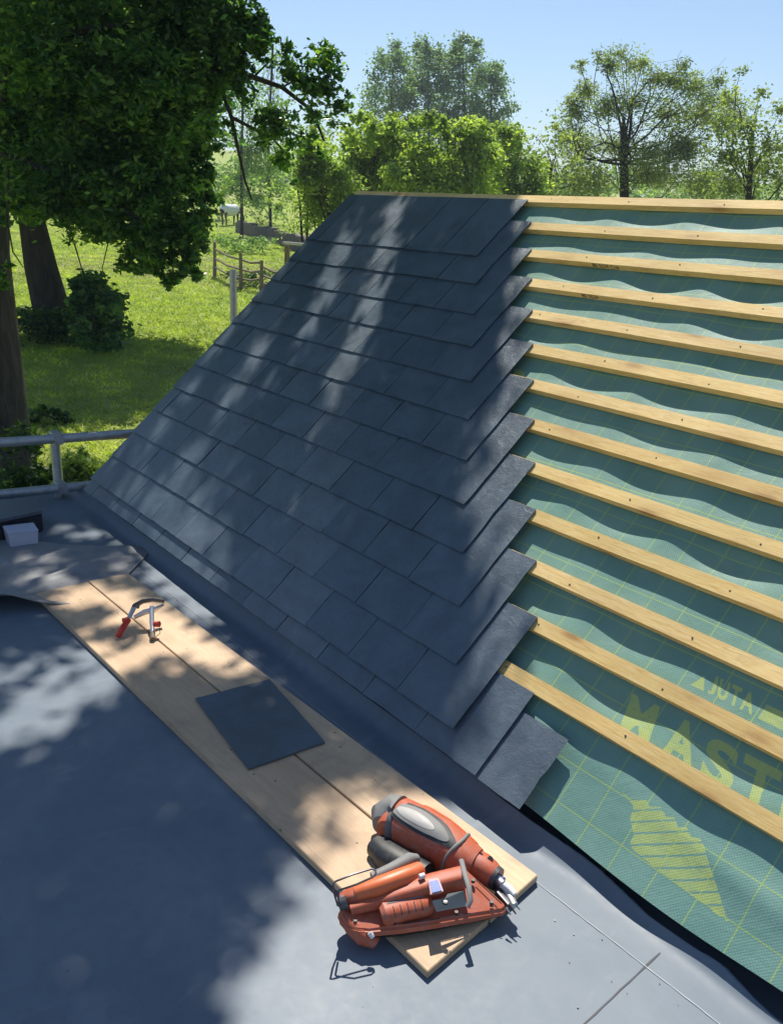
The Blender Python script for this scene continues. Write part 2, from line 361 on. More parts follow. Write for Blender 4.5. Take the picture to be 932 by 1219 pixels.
for k in range(1, 14):
    mb = MB()
    if k <= 12:
        tn = (12-k)*G; off = -(12-k)*W_/2*.9967; ln = .40 if k > 1 else .378
        i = 0
        while True:
            b_ = off - i*W_; a_ = b_ - W_ + .0028
            if b_ < S0+.02: break
            a2 = max(a_, S0)
            if a2 - S0 < .05: a2 = S0
            tj = tn + random.uniform(-.002, .002)
            slate(mb, a2, b_ + random.uniform(-.0005, .0005), tj, tn+ln, .0175+random.uniform(0, .0018), .0008, .0050+random.uniform(0, .0012))
            i += 1
    else:
        i = 0
        while True:
            b_ = .137 - i*W_; a_ = b_-W_+.003
            if b_ < S0+.02: break
            slate(mb, max(a_, S0), b_, -.067, .204, .008, .001); i += 1
    mb.build('slate_course', roof, label='eaves course of short dark slates' if k == 13 else None)
mb = MB(); slate(mb, .046+.0, .297, -.070, .146, .0005, -.006, .0055)
mb.build('undereaves_slate', roof, label='last dark slate of the eaves undercourse, sticking out onto the green membrane')

# battens
BO = .246
for k in range(1, 14):
    t1 = BO+(13-k)*G+random.uniform(-.0015, .0015)
    if k == 1: t1 = 2.150
    wd, thk = (.043, .025)
    sA = S0+.02; mb = MB(); nseg = 30
    a = sA; P = []
    ph = random.uniform(0, 6)
    ss = np.linspace(sA, S1, nseg)
    V = []
    for s in ss:
        j = .0016*math.sin(s*2.1+ph)
        for t, n in ((t1-wd, -thk), (t1, -thk), (t1, 0), (t1-wd, 0)): V.append(rp(s, t+j, n+.0008*math.sin(s*5+ph)))
    F = [(i*4+q, i*4+(q+1) % 4, i*4+4+(q+1) % 4, i*4+4+q) for i in range(nseg-1) for q in range(4)] + [(3, 2, 1, 0), tuple((nseg-1)*4+q for q in range(4))]
    F = [f[::-1] for f in F]
    mb.add(V, F, 'batten')
    for r_ in np.arange(-1.25, S1, .42):
        c = rp(r_+random.uniform(-.01, .01), t1-wd/2+random.uniform(-.008, .008), .0004)
        rr = .0028; mb.prism([c+rr*math.cos(q)*np.array([1, 0, 0])+rr*math.sin(q)*RV for q in np.linspace(0, 2*math.pi, 8, endpoint=False)], .0008*RN, 'ink')
    mb.build('batten', roof)
    if k in (3, 4):      # inked grade stamp on the lower edge of the batten
        cu = bpy.data.curves.new('stamp', 'FONT'); cu.body = 'BS 5534 C16' if k == 3 else 'BS 5534'; cu.size = .024
        tmp = bpy.data.objects.new('stamp', cu); COL.objects.link(tmp)
        me = bpy.data.meshes.new_from_object(tmp.evaluated_get(bpy.context.evaluated_depsgraph_get())); COL.objects.unlink(tmp); bpy.data.objects.remove(tmp)
        s_ = {3: -.78, 4: -.72}[k]
        for v in me.vertices:
            p_ = rp(s_+v.co.x, t1-wd-.0030, -thk+.005+v.co.y); v.co = Vector(p_)
        me.materials.clear(); me.materials.append(M['ink']); obj('batten_stamp', me, roof)

# underlay membrane, sagging between rafters, with its print held as a vertex mask
def raster(letters):
    """letters: (char, s0, s1, t0, t1) -> list of triangles in roof coordinates"""
    tris = []
    for ch, a, b, c, d in letters:
        cu = bpy.data.curves.new('x', 'FONT'); cu.body = ch; cu.size = 1; cu.offset = .035
        tmp = bpy.data.objects.new('x', cu); COL.objects.link(tmp)
        me = bpy.data.meshes.new_from_object(tmp.evaluated_get(bpy.context.evaluated_depsgraph_get())); COL.objects.unlink(tmp); bpy.data.objects.remove(tmp)
        me.calc_loop_triangles(); V = np.array([v.co[:2] for v in me.vertices]); mn, mx = V.min(0), V.max(0)
        V = (V-mn)/(mx-mn); V = np.c_[a+V[:, 0]*(b-a), c+V[:, 1]*(d-c)]
        V[:, 0] -= (V[:, 1]-(c))*.30
        tris += [V[list(tr.vertices)] for tr in me.loop_triangles]
    return tris
mast = [('M', .36, .45), ('A', .487, .575), ('S', .592, .672), ('T', .683, .775), ('E', .79, .855), ('R', .875, .95)]
letters = [(c, a+.02, b+.02, .235, .343) for c, a, b in mast]
letters += [('J', .522, .540, .431, .480), ('U', .545, .572, .431, .480), ('T', .577, .604, .431, .480), ('A', .607, .640, .431, .480)]
letters += [(c, a-1.62, b-1.62, 1.135, 1.243) for c, a, b in mast]
tris = raster(letters)
polys = [[(.655, .430), (.655, .470), (.86, .470), (.86, .430)], [(.475, .430), (.492, .468), (.512, .430)]]
hat = np.array([[.47, .114], [.502, .106], [.536, .127], [.556, .116], [.577, .129], [.6, .117], [.617, .126], [.634, .111], [.651, .122], [.671, .109], [.689, .117], [.71, .103], [.729, .084], [.759, .058], [.797, .024], [.825, 0], [.77, .001], [.704, .004], [.622, .007], [.583, .01], [.561, .016], [.559, .039], [.531, .068], [.521, .096]])
def inpoly(P, poly):
    poly = np.array(poly); x, y = P[:, 0], P[:, 1]; r = np.zeros(len(P), bool); n = len(poly); j = n-1
    for i in range(n):
        xi, yi = poly[i]; xj, yj = poly[j]
        c = ((yi > y) != (yj > y)) & (x < (xj-xi)*(y-yi)/(yj-yi+1e-12)+xi); r ^= c; j = i
    return r
def sagfun(S, T):
    raf = .5-.5*np.cos(2*math.pi*(S+1.33+.035*np.sin(T*5)+.03*np.sin(T*11+1))/.37)      # 0 on a rafter, 1 mid-span
    raf = raf**.8
    row = (T-BO)/G; fr = row-np.floor(row)
    lo = 1-.35*np.cos(2*math.pi*fr)
    amp = .6+.4*np.sin(np.floor(row)*2.4+S*2.1)+.25*np.sin(S*5.3+np.floor(row)*1.7)
    d = -.0262 - .0105*raf*amp*lo - .0012*(1+np.sin(S*17+T*9))
    ap = np.clip((BO-.02-T)/.03, 0, 1)                  # apron below the last batten
    wav = -.0262 - .010*np.clip((.2-T)/.2, 0, 1) + .006*np.exp(-((T-.105-.03*np.sin(S*5))/.035)**2)*(.6+.4*np.sin(S*8+1)) - .004*np.sin(S*19+T*12) - .02*np.clip(.02-T, 0, 1)
    return d*(1-ap) + wav*ap
def make_membrane():
    st = .0046; s_ = np.concatenate([np.arange(S0+.03, -1.76, .06), np.arange(-1.75, .34, st), np.arange(.34, 1.02, .0021), np.arange(1.03, 1.4, .006), np.arange(1.42, S1, .05)])
    t_ = np.concatenate([np.arange(-.056, .49, .0021), np.arange(.4925, 2.12, st)]); S, T = np.meshgrid(s_, t_, indexing='ij')
    P = np.c_[S.ravel(), T.ravel()]
    D = sagfun(S, T); n, m = S.shape
    T2 = T + np.clip(-T/.05, 0, 1)*.008*np.sin(S*7)
    V = O + S[..., None]*np.array([1, 0, 0]) + T2[..., None]*RV + D[..., None]*RN
    pr = np.zeros(len(P))
    for tr in tris:
        lo, hi = tr.min(0), tr.max(0); idx = np.where((P[:, 0] >= lo[0]) & (P[:, 0] <= hi[0]) & (P[:, 1] >= lo[1]) & (P[:, 1] <= hi[1]))[0]
        if len(idx):
            q = P[idx]; a, b, c = tr; cr = lambda u, v, w: (v[0]-u[0])*(w[:, 1]-u[1])-(v[1]-u[1])*(w[:, 0]-u[0])
            d1, d2, d3 = cr(a, b, q), cr(b, c, q), cr(c, a, q); ins = ((d1 >= 0) & (d2 >= 0) & (d3 >= 0)) | ((d1 <= 0) & (d2 <= 0) & (d3 <= 0)); pr[idx[ins]] = 1
    for po in polys: pr[inpoly(P, po)] = 1
    h = inpoly(P, hat)
    stripe = ((P[:, 1]*.812 - P[:, 0]*.584 + 1) % .0262) > .0046
    pr[h & stripe] = 1
    idx = np.arange(n*m).reshape(n, m)
    F = np.stack([idx[:-1, :-1], idx[1:, :-1], idx[1:, 1:], idx[:-1, 1:]], -1).reshape(-1, 4)
    me = bpy.data.meshes.new('roofing_membrane'); me.vertices.add(n*m); me.vertices.foreach_set('co', V.reshape(-1))
    me.loops.add(len(F)*4); me.loops.foreach_set('vertex_index', F.reshape(-1)); me.polygons.add(len(F))
    me.polygons.foreach_set('loop_start', np.arange(0, len(F)*4, 4)); me.polygons.foreach_set('loop_total', np.full(len(F), 4)); me.polygons.foreach_set('use_smooth', np.ones(len(F), bool))
    at_ = me.attributes.new('print', 'FLOAT', 'POINT'); at_.data.foreach_set('value', pr)
    uv = me.uv_layers.new(name='UVMap'); uv.data.foreach_set('uv', P[F.reshape(-1)].reshape(-1))
    me.materials.append(M['membrane']); me.update(); me.validate()
    obj('roofing_membrane', me, roof)
make_membrane()

# ------------------------------------------------------------------ flat roof extension
ext = thing('flat_roof_extension', (-2, 0, -2.6), 'low extension with a grey-blue rubber flat roof in front of the slates', 'extension')
FX0, FX1, FY0 = -4.50, 1.6, -3.2
def make_flat():
    xs = np.linspace(FX0, FX1, 400); ys = np.concatenate([np.linspace(FY0, 1.25, 60), np.linspace(1.255, 1.62, 130)])
    X, Y = np.meshgrid(xs, ys, indexing='ij')
    fold = np.array([at(x, y, .008) for x, y in ((632, 1003), (671, 1026), (717, 1057), (767, 1099.5), (810, 1131.6), (849, 1165), (913, 1213))]); FXs, FYs = fold[:, 0], fold[:, 1]
    y0 = np.interp(X, FXs, FYs, left=FYs[0])
    y0 = sum(np.interp(X+q, FXs, FYs, left=FYs[0]) for q in np.linspace(-.09, .09, 13))/13
    wid = np.interp(X, [FXs[0]-.35, FXs[0], FXs[1], FXs[2], FXs[3], FXs[4], FXs[5], FXs[6]], [.040, .034, .032, .026, .016, .018, .026, .010])
    d = Y - y0
    sp_ = .012*np.log1p(np.exp(np.clip(d/.012, -30, 30)))*1.0
    Z = np.where(d < wid, sp_*1.1, np.maximum(-.022, (wid+.001)*1.1-(d-wid)*4))
    Z = Z + .0016*np.sin(X*3+Y*2)+.0012*np.sin(X*7-Y*5)
    V = np.stack([X, Y, Z], -1).reshape(-1, 3); n, m = X.shape
    F = [(i*m+j, (i+1)*m+j, (i+1)*m+j+1, i*m+j+1) for i in range(n-1) for j in range(m-1)]
    return obj('rubber_covering', me_from('rubber_covering', V, F, [M['epdm']], smooth=True), ext)
cov = make_flat()
mb = MB()
mb.box((FX0-.03, (FY0+1.6)/2, -.06), (.03, 0, 0), (0, (1.6-FY0)/2, 0), (0, 0, .075), 'epdm')
mb.box(((FX0+FX1)/2, FY0-.03, -.06), ((FX1-FX0)/2+.06, 0, 0), (0, .03, 0), (0, 0, .075), 'epdm'); mb.build('edge_trim', ext, bevel=.01)
mb = MB(); mb.box(((FX0+FX1)/2, (FY0+1.5)/2, -1.4), ((FX1-FX0)/2-.02, 0, 0), (0, (1.5-FY0)/2, 0), (0, 0, 1.33), 'brick'); mb.build('wall', ext)
# seam tape lines on the covering
def strip(mb, pts, wd, z, m):
    pts = [np.array([p[0], p[1], z+.0]) for p in pts]; V = []; 
    for i, p in enumerate(pts):
        d = pts[min(i+1, len(pts)-1)]-pts[max(i-1, 0)]; d /= np.linalg.norm(d); nn = np.array([-d[1], d[0], 0])
        V += [p-nn*wd/2, p+nn*wd/2]
    F = [(2*i, 2*i+2, 2*i+3, 2*i+1) for i in range(len(pts)-1)]; mb.add(V, F, m)
def zz(x, y): return .0016*math.sin(x*3+y*2)+.0012*math.sin(x*7-y*5)
def strip3(mb, p0, p1, wd, up, m, n=40, jit=.001):
    V = []; p0, p1 = np.array(p0), np.array(p1); d = (p1-p0)/np.linalg.norm(p1-p0); nn = np.array([-d[1], d[0]])
    for i in range(n+1):
        q = p0+(p1-p0)*i/n + nn*random.uniform(-jit, jit); ww = wd*random.uniform(.5, 1.2)
        for sg in (-1, 1): r_ = q+nn*sg*ww/2; V.append((r_[0], r_[1], zz(*r_)+up))
    mb.add(V, [(2*i, 2*i+2, 2*i+3, 2*i+1) for i in range(n)], m)
mb = MB(); a = at(639, 1050, 0)[:2]; b = at(846, 1213, 0)[:2]; d = (b-a)/np.linalg.norm(b-a)
strip3(mb, a-d*2.4, b+d*1.5, .0020, .0022, 'seam', 260, .0008); mb.build('seam_line', cov)
mb = MB(); a = at(785, 1135, 0)[:2]; b = at(696, 1219, 0)[:2]; d = (b-a)/np.linalg.norm(b-a)
strip3(mb, a, b+d*1.5, .004, .0012, 'lap', 60, .0006); mb.build('lap_joint', cov)
def chips():
    mb = MB()
    for _ in range(110):
        if random.random() < .6: x, y = random.uniform(-4.2, -.6), random.uniform(1.22, 1.34)
        else: x, y = random.uniform(-3.2, -.5), random.uniform(.2, 1.3)
        r_ = random.uniform(.0008, .0026); q0 = random.uniform(0, 6); z = zz(x, y)+.0012
        if at(0, 0, 0) is None: continue
        mb.prism([(x+r_*random.uniform(.5, 1)*math.cos(q0+q), y+r_*random.uniform(.5, 1)*math.sin(q0+q), z) for q in (0, 1.6, 3.1, 4.7)], (0, 0, .0012), 'slate' if random.random() < .7 else 'seam')
    mb.build('slate_chips', label='tiny slate chips and grit scattered on the rubber flat roof', cat='slate chips', kind='stuff')
chips()
# fascia behind the upstand
mb = MB(); mb.box(((xa+xb)/2, ev[1]+.13, .0), ((xb-xa)/2, 0, 0), (0, .012, 0), (0, 0, .06), 'deck'); mb.build('fascia', house)

# ================================================================== THINGS ON THE FLAT ROOF
# two boards
BT = .022
def board(name, pix, label, seed):
    P = [at(*q, BT) for q in pix]; c = sum(P)/4; mb = MB()
    mb.prism([p-np.array([0, 0, BT-.001]) for p in P], (0, 0, BT-.002), 'plank')
    o = mb.build(name, bevel=.0015, label=label, cat='board', group='boards laid side by side on the flat roof')
    ang = math.atan2(*(P[1]-P[0])[[1, 0]])            # turn the mesh into its own axes so that the grain runs along it
    Mx = Matrix.Translation(Vector(c)) @ Matrix.Rotation(ang, 4, 'Z'); o.data.transform(Mx.inverted()); o.matrix_world = Mx; return o
board('board', [(42, 706), (509, 1156), (582, 1092.5), (104.5, 692)], 'outer board of the two, farther from the slated roof, with the red chalk smudge', 1)
board('board', [(105.8, 691.4), (584.5, 1091), (640, 1041), (153, 682)], 'inner board nearer the slated roof, its end reaching past the nail gun nose', 2)
# loose slate on the boards
mb = MB(); z0 = BT+.0015; P = [at(*q, z0+.005) - np.array([0, 0, .005]) for q in [(233, 831), (296, 915), (387, 883), (321, 808)]]
poly = []
for i in range(4):
    a, b = P[i], P[(i+1) % 4]
    for k in range(8):
        poly.append(a+(b-a)*k/8 + (np.array([random.uniform(-.0013, .0013), random.uniform(-.0013, .0013), 0]) if k else 0))
mb.prism(poly, (0, 0, .005), 'slate'); mb.build('slate', label='single loose slate lying flat across the two boards', cat='slate')
# red chalk smudge
mb = MB(); c = at(132, 749, BT+.0012); mb2 = []
pp = [c+np.array([math.cos(q)*(.042+.012*math.sin(5*q+1)+.01*math.sin(9*q)), math.sin(q)*(.016+.006*math.sin(4*q)+.004*math.sin(11*q)), 0]) for q in np.linspace(0, 2*math.pi, 40, endpoint=False)]
def chalk():
    m, t, b = mat('chalk_smudge', (.55, .22, .16), .9, .1); g = N(t, 'TexCoord').outputs['Generated']
    sp = N(t, 'VectorMath', operation='DISTANCE'); t.links.new(g, sp.inputs[0]); sp.inputs[1].default_value = (.5, .5, 0)
    f = maths(t, 'ADD', sp.outputs['Value'], maths(t, 'MULTIPLY', maths(t, 'SUBTRACT', noise(t, objco(t), 60, 4), .5), .5))
    t.links.new(ramp(t, f, [(.15, (.95, .95, .95)), (.55, (0, 0, 0))]), b.inputs['Alpha']); return m
M['chalk'] = chalk()
o_ = [p for p in pp]; mb.add(o_, [tuple(range(len(o_)))], 'chalk'); mb.build('chalk_smudge', label='faint red chalk smudge on the outer board beside the hand tool', cat='stain')

# hand tool (slate cutter) : curved jaw head, two legs with red grips
def hand_tool():
    Q = lambda x, y, h: at(x, y, BT+h)
    t_ = thing('hand_tool', at(165, 752, BT), 'small grey hand cutter with red-tipped handles standing open on the boards', 'hand tool')
    head = [Q(155, 733, .045), Q(161, 721, .075), Q(170, 716, .088), Q(182, 714, .092), Q(196, 716, .082)]
    mb = MB(); mb.tube(head, [(.010, .005), (.013, .006), (.012, .006), (.010, .006), (.010, .005)], 'darksteel', 10); mb.build('upper_jaw', t_, smooth=True)
    mb = MB(); mb.tube([Q(160, 735, .05), Q(172, 729, .06), Q(184, 726, .066), Q(195, 720, .072)], [(.008, .004), (.012, .004), (.012, .004), (.006, .003)], 'steel', 10); mb.build('lower_jaw', t_, smooth=True)
    mb = MB(); mb.tube([Q(160, 724, .07), Q(152, 739, .045), Q(146, 749, .022), Q(141, 758, .006)], [.008, .0085, .0085, .007], 'steel', 10); l1 = mb.build('handle', t_, smooth=True)
    mb = MB(); mb.tube([Q(154, 737, .05), Q(146, 748, .026), Q(141, 757.5, .009)], [.0100, .0115, .0100], 'red', 10)
    mb.tube([Q(153, 737, .052), Q(147, 739, .052)], [.009, .010], 'red', 10); mb.build('grip', l1, smooth=True)
    mb = MB(); mb.tube([Q(181, 722, .075), Q(181, 740, .04), Q(182, 752, .018), Q(182, 760, .006)], [.008, .0085, .0085, .0075], 'steel', 10); l2 = mb.build('handle', t_, smooth=True)
    mb = MB(); mb.tube([Q(184, 743, .042), Q(190, 743, .046)], [.010, .011], 'red', 10); mb.tube([Q(182, 754, .016), Q(182, 761, .008)], [.0100, .0095], 'oldwood', 10); mb.build('grip', l2, smooth=True)
    mb = MB(); c = Q(166, 724, .082); mb.tube([c-np.array([.006, 0, -.004]), c+np.array([.008, -.008, .008])], .005, 'darksteel', 8)
    mb.build('pivot', t_, smooth=True)
    mb = MB(); mb.tube([Q(190, 747, .036), Q(191, 754, .02), Q(186, 758, .012)], .0014, 'darksteel', 6); mb.build('wire_catch', t_)
hand_tool()

# nail gun lying on its side
def nail_gun():
    Q = at
    g = thing('nail_gun', at(505, 1075, .03), 'worn orange cordless nail gun lying on its side on the near end of the boards', 'nail gun')
    # motor housing
    ax = [Q(461, 990, .070), Q(466, 981, .070), Q(478, 979, .074), Q(500, 990, .078), Q(525, 1004, .078), Q(548, 1020, .074), Q(566, 1030, .070)]
    mb = MB(); mb.tube(ax, [(.030, .028), (.045, .048), (.054, .058), (.056, .057), (.054, .053), (.046, .048), (.036, .038)], 'orange', 28, flat=.85)
    body = mb.build('motor_housing', g, smooth=True)
    mb = MB(); mb.tube([Q(458, 984, .070), Q(461, 978, .071), Q(467, 975, .073), Q(473, 977, .0745)], [(.030, .032), (.046, .050), (.0555, .0590), (.0560, .0600)], 'greyrub', 28, flat=.85); mb.build('end_cap', g, smooth=True)
    # dark underside of the housing
    mb = MB(); mb.tube([Q(448, 1006, .040), Q(462, 1020, .040), Q(486, 1034, .044), Q(508, 1044, .05)], [(.026, .028), (.034, .036), (.034, .034), (.03, .03)], 'blackp', 20, flat=.8); mb.build('motor_base', g, smooth=True)
    # side window panel on housing with rubber ring: follows the curved shell
    def shell(u, v):      # u along the housing 0..1, v around (-1..1) , point just proud of the shell
        seg = u*(len(ax)-1); i = min(int(seg), len(ax)-2); f = seg-i
        p = ax[i]*(1-f)+ax[i+1]*f; rr = [(.030, .028), (.045, .048), (.054, .058), (.056, .057), (.054, .053), (.046, .048), (.036, .038)]
        ra = rr[i][0]*(1-f)+rr[i+1][0]*f; rb = rr[i][1]*(1-f)+rr[i+1][1]*f
        d = ax[-1]-ax[2]; d /= np.linalg.norm(d); a = np.array([0, 0, 1.]); a -= (a@d)*d; a /= np.linalg.norm(a); b = np.cross(d, a)
        q = v*math.pi/2; cs, sn = math.cos(q), math.sin(q)
        cs = math.copysign(abs(cs)**.85, cs); sn = math.copysign(abs(sn)**.85, sn)
        return p, ra*cs*a+rb*sn*b
    def patch(uc, vc, ru, rv, lift, m, name, par, thick=.004, n=26, skew=0):
        mb = MB(); rings = []
        for k in (1.0, .66, .33):
            ring = []
            for i in range(n):
                q = 2*math.pi*i/n; p, e = shell(uc+ru*k*math.cos(q), vc+rv*k*math.sin(q)+skew*k*math.cos(q)); ring.append(p+e*(1+lift/.055+(.02 if k < 1 else 0)))
            rings.append(ring)
        p, e = shell(uc, vc); V = sum(rings, [])+[p+e*(1+lift/.055+.02)]
        # skirt
        sk = []
        for i in range(n):
            q = 2*math.pi*i/n; p, e = shell(uc+ru*math.cos(q), vc+rv*math.sin(q)+skew*math.cos(q)); sk.append(p+e*(1-thick/.055))
        V += sk; F = []
        for r_ in range(2): F += [(r_*n+i, r_*n+(i+1) % n, (r_+1)*n+(i+1) % n, (r_+1)*n+i) for i in range(n)]
        F += [(2*n+i, 2*n+(i+1) % n, 3*n) for i in range(n)] + [(3*n+1+i, 3*n+1+(i+1) % n, (i+1) % n, i) for i in range(n)]
        mb.add(V, F, m); return mb.build(name, par, smooth=True)
    patch(.53, .22, .30, .36, .0015, 'blackp', 'logo_surround', body, skew=.05)
    patch(.52, .22, .25, .26, .0035, 'greyrub', 'logo_plate', body, skew=.05)
    patch(.49, .22, .16, .16, .0052, 'panel', 'logo_panel', body, skew=.04)
    # ribs along the far flank
    for v in (-.35, -.5, -.66, -.82):
        pts = []
        for u in np.linspace(.45, .92, 8): p, e = shell(u, v); pts.append(p+e*1.01)
        mb = MB(); mb.tube(pts, .0022, 'orangeb', 6); mb.build('rib', body)
    # fluted band between housing and nose, with two cooling holes
    pts = []
    for v in np.linspace(-.9, 1.25, 14): p, e = shell(.84-.05*abs(v), v); pts.append(p+e*1.04)
    mb = MB(); mb.tube(pts, .0042, 'greyrub', 8); mb.build('rubber_band', body, smooth=True)
    fr = [Q(560, 1027, .070), Q(575, 1034, .068), Q(584, 1041, .066), Q(590, 1045, .064)]
    mb = MB(); mb.tube(fr, [(.034, .036), (.033, .033), (.030, .029), (.026, .024)], 'orange', 24, flat=.9); fc = mb.build('front_collar', g, smooth=True)
    mb = MB(); mb.tube([Q(588, 1044, .064), Q(592.5, 1047, .063)], [(.0285, .027), (.027, .026)], 'darksteel', 20); mb.build('collar_ring', fc, smooth=True)
    for x, y, r_ in ((571, 1020, .0105), (583, 1024, .0095)):
        c = Q(x, y, .0985); mb = MB(); dd = np.array([.35, -.55, .75]); dd /= np.linalg.norm(dd)
        mb.tube([c-dd*.012, c-dd*.0], [(r_, r_*.75)]*2, 'blackp', 16); mb.build('vent_hole', fc, smooth=True)
    # magazine / lower body : long wedge
    top = [(403, 1082, .060), (407, 1074, .068), (416, 1068, .078), (440, 1061, .088), (470, 1053, .094), (510, 1042, .096), (546, 1033, .092), (556, 1034, .088), (580, 1055, .070), (601, 1074, .052), (604, 1079, .046), (598, 1084, .044), (560, 1090, .052), (520, 1097, .056), (480, 1103, .058), (440, 1107, .058), (424, 1106, .056), (412, 1100, .052), (405, 1092, .055)]
    T = [Q(x, y, z) for x, y, z in top]
    bot = [np.array([p[0]+.004, p[1]-.004, max(.028, p[2]-.020)]) for p in T]
    n = len(T); mb = MB(); V = bot+T
    mb.add(V, [tuple(range(n)), tuple(range(n, 2*n))[::-1]] + [(i, n+i, n+(i+1) % n, (i+1) % n) for i in range(n)], 'orange')
    mag = mb.build('magazine_housing', g, smooth=True, bevel=.006, seg=3)
    low = [np.array([p[0], p[1], p[2]]) for p in bot]; cen = sum(low)/n
    mb = MB(); A = [cen+(p-cen)*.985+np.array([0, 0, .004]) for p in low]; B = []
    for p in low:
        q = cen+(p-cen)*.95+np.array([-.777, .63, 0])*.010; q[2] = .0245; B.append(q)
    mb.add(B+A, [tuple(range(n)), tuple(range(n, 2*n))[::-1]] + [(i, n+i, n+(i+1) % n, (i+1) % n) for i in range(n)], 'blackp'); mb.build('magazine_rail', g, smooth=True, bevel=.004)
    # rear heel down onto the roof
    mb = MB(); mb.tube([Q(414, 1084, .046), Q(424, 1098, .040), Q(436, 1112, .032), Q(448, 1122, .018)], [(.020, .026), (.024, .028), (.022, .026), (.014, .014)], 'orange', 18, flat=.7); mb.build('heel', g, smooth=True)
    mb = MB(); mb.tube([Q(440, 1110, .058), Q(444, 1116, .050)], [(.006, .006), (.005, .005)], 'white', 10); mb.build('heel_badge', g, smooth=True)
    # battery
    mb = MB(); mb.tube([Q(453, 1089, .066), Q(456, 1088, .067), Q(507, 1076, .068), Q(510, 1075, .067)], [(.018, .022), (.025, .0275), (.025, .0275), (.018, .022)], 'orange', 24, flat=.8); bt = mb.build('battery_cover', g, smooth=True)
    mb = MB(); mb.tube([a_+np.array([0, 0, .0245]) for a_ in (Q(460, 1087, .067), Q(504, 1077, .068))], .0020, 'greyrub', 6); mb.build('battery_trim', bt)
    # raised spine
    mb = MB(); mb.tube([Q(417, 1081, .070), Q(470, 1066, .090), Q(515, 1053, .098), Q(551, 1044, .096)], [(.012, .015), (.016, .018), (.020, .022), (.020, .022)], 'orange', 16, flat=.6); sp = mb.build('spine', g, smooth=True)
    # handle with rubber strip
    mb = MB(); mb.tube([Q(424, 1064, .088), Q(450, 1056, .104), Q(480, 1045, .110), Q(500, 1037, .104)], [(.020, .018), (.021, .0195), (.0215, .020), (.020, .019)], 'orangeb', 20, flat=.85); hd = mb.build('handle', g, smooth=True)
    mb = MB(); mb.tube([Q(443, 1046, .102), Q(466, 1036, .110), Q(488, 1024, .108), Q(497, 1022, .104)], [(.014, .012), (.016, .013), (.017, .015), (.010, .010)], 'greyrub', 16, flat=.8); mb.build('grip_strip', hd, smooth=True)
    mb = MB(); mb.tube([Q(408, 1073, .070), Q(418, 1067, .082), Q(428, 1066, .088)], [(.013, .016), (.017, .018), (.016, .014)], 'orange', 16, flat=.6); mb.build('handle_root', g, smooth=True)
    mb = MB(); mb.tube([Q(499, 1044, .122), Q(505, 1042, .122)], .0062, 'white', 12); mb.build('trigger_catch', g, smooth=True)
    # sticker with pale rim, steel plate with bolt
    def quad(px, h, up, m, name, par, bev=.0012):
        P = [Q(p_[0], p_[1], h if len(p_) < 3 else p_[2]) for p_ in px]; mb = MB(); mb.prism(P, (0, 0, up), m); return mb.build(name, par, bevel=bev)
    st = quad([(512, 1066), (528, 1062), (522, 1045), (509, 1048)], .1185, .0022, 'rimpale', 'sticker_rim', sp)
    quad([(514, 1063.5), (526, 1060.5), (521, 1047.5), (511, 1050)], .1212, .0012, 'blue', 'sticker', sp, .0004)
    quad([(514, 1074, .098), (519, 1086, .078), (556, 1079, .070), (552, 1062, .096), (532, 1066, .102), (530, 1071, .098)], .09, .0055, 'dullsteel', 'side_plate', g)
    c = Q(530, 1075, .0985); mb = MB(); mb.tube([c, c+np.array([0, 0, .004])], [.0065, .0055], 'blackp', 14); mb.tube([c, c+np.array([0, 0, .0052])], [.003, .0025], 'steel', 10); mb.build('bolt', g, smooth=True)
    for x, y, z in ((423, 1098, .0600), (585, 1076, .0590), (563, 1050, .0855), (470, 1100, .0620), (543, 1088, .0600)):
        c = Q(x, y, z-.004); mb = MB(); mb.tube([c, c+np.array([0, 0, .0065])], [.0045, .0042], 'blackp', 12); mb.build('screw', g, smooth=True)
    mb = MB(); mb.tube([Q(566, 1047, .084), Q(580, 1060, .0725), Q(597, 1076, .0575)], .0011, 'blackp', 6); mb.tube([Q(560, 1087, .0560), Q(520, 1094, .0600), Q(480, 1100, .0625)], .0011, 'blackp', 6); mb.build('case_seam', mag)
    a0, a1 = Q(456, 1088, .067), Q(507, 1076, .068); da = (a1-a0)/np.linalg.norm(a1-a0); fr_ = np.cross(da, [0, 0, 1.]); fr_ *= np.sign(fr_@np.array([.777, -.63, 0]))
    for i in range(5):
        c = a0+(a1-a0)*(.18+.16*i); mb = MB(); mb.tube([c+np.array([0, 0, 1.])*.0246*math.cos(q)**.8+fr_*.0272*math.sin(q)**.8 for q in np.linspace(.25, 1.2, 7)], .0010, 'blackp', 6); mb.build('battery_groove', bt)
    # guard strap from housing over the magazine
    mb = MB(); mb.tube([Q(549, 1024, .112), Q(553, 1040, .120), Q(558, 1056, .118), Q(560, 1072, .104), Q(556, 1080, .094)], [(.004, .006)]*5, 'greyrub', 10); mb.build('guard_strap', g, smooth=True)
    # nose
    mb = MB(); mb.tube([Q(586, 1041, .064), Q(598, 1050, .066)], [(.010, .010)]*2, 'blue', 12, flat=.6)
    mb.tube([Q(590, 1045, .068), Q(598, 1053, .0655)], [(.0105, .009)]*2, 'steel', 12, flat=.6)
    mb.tube([Q(596, 1051, .064), Q(606, 1059, .060), Q(612, 1066, .056)], [(.010, .009), (.010, .009), (.0075, .007)], 'white', 12, flat=.6); ns = mb.build('nose_probe', g, smooth=True)
    mb = MB(); mb.tube([Q(600, 1058, .05), Q(607, 1068, .050), Q(612, 1078, .050)], [(.009, .010), (.009, .009), (.007, .008)], 'steel', 12, flat=.6)
    mb.tube([Q(592, 1062, .05), Q(606, 1078, .046)], [(.008, .008), (.007, .007)], 'darksteel', 10, flat=.6)
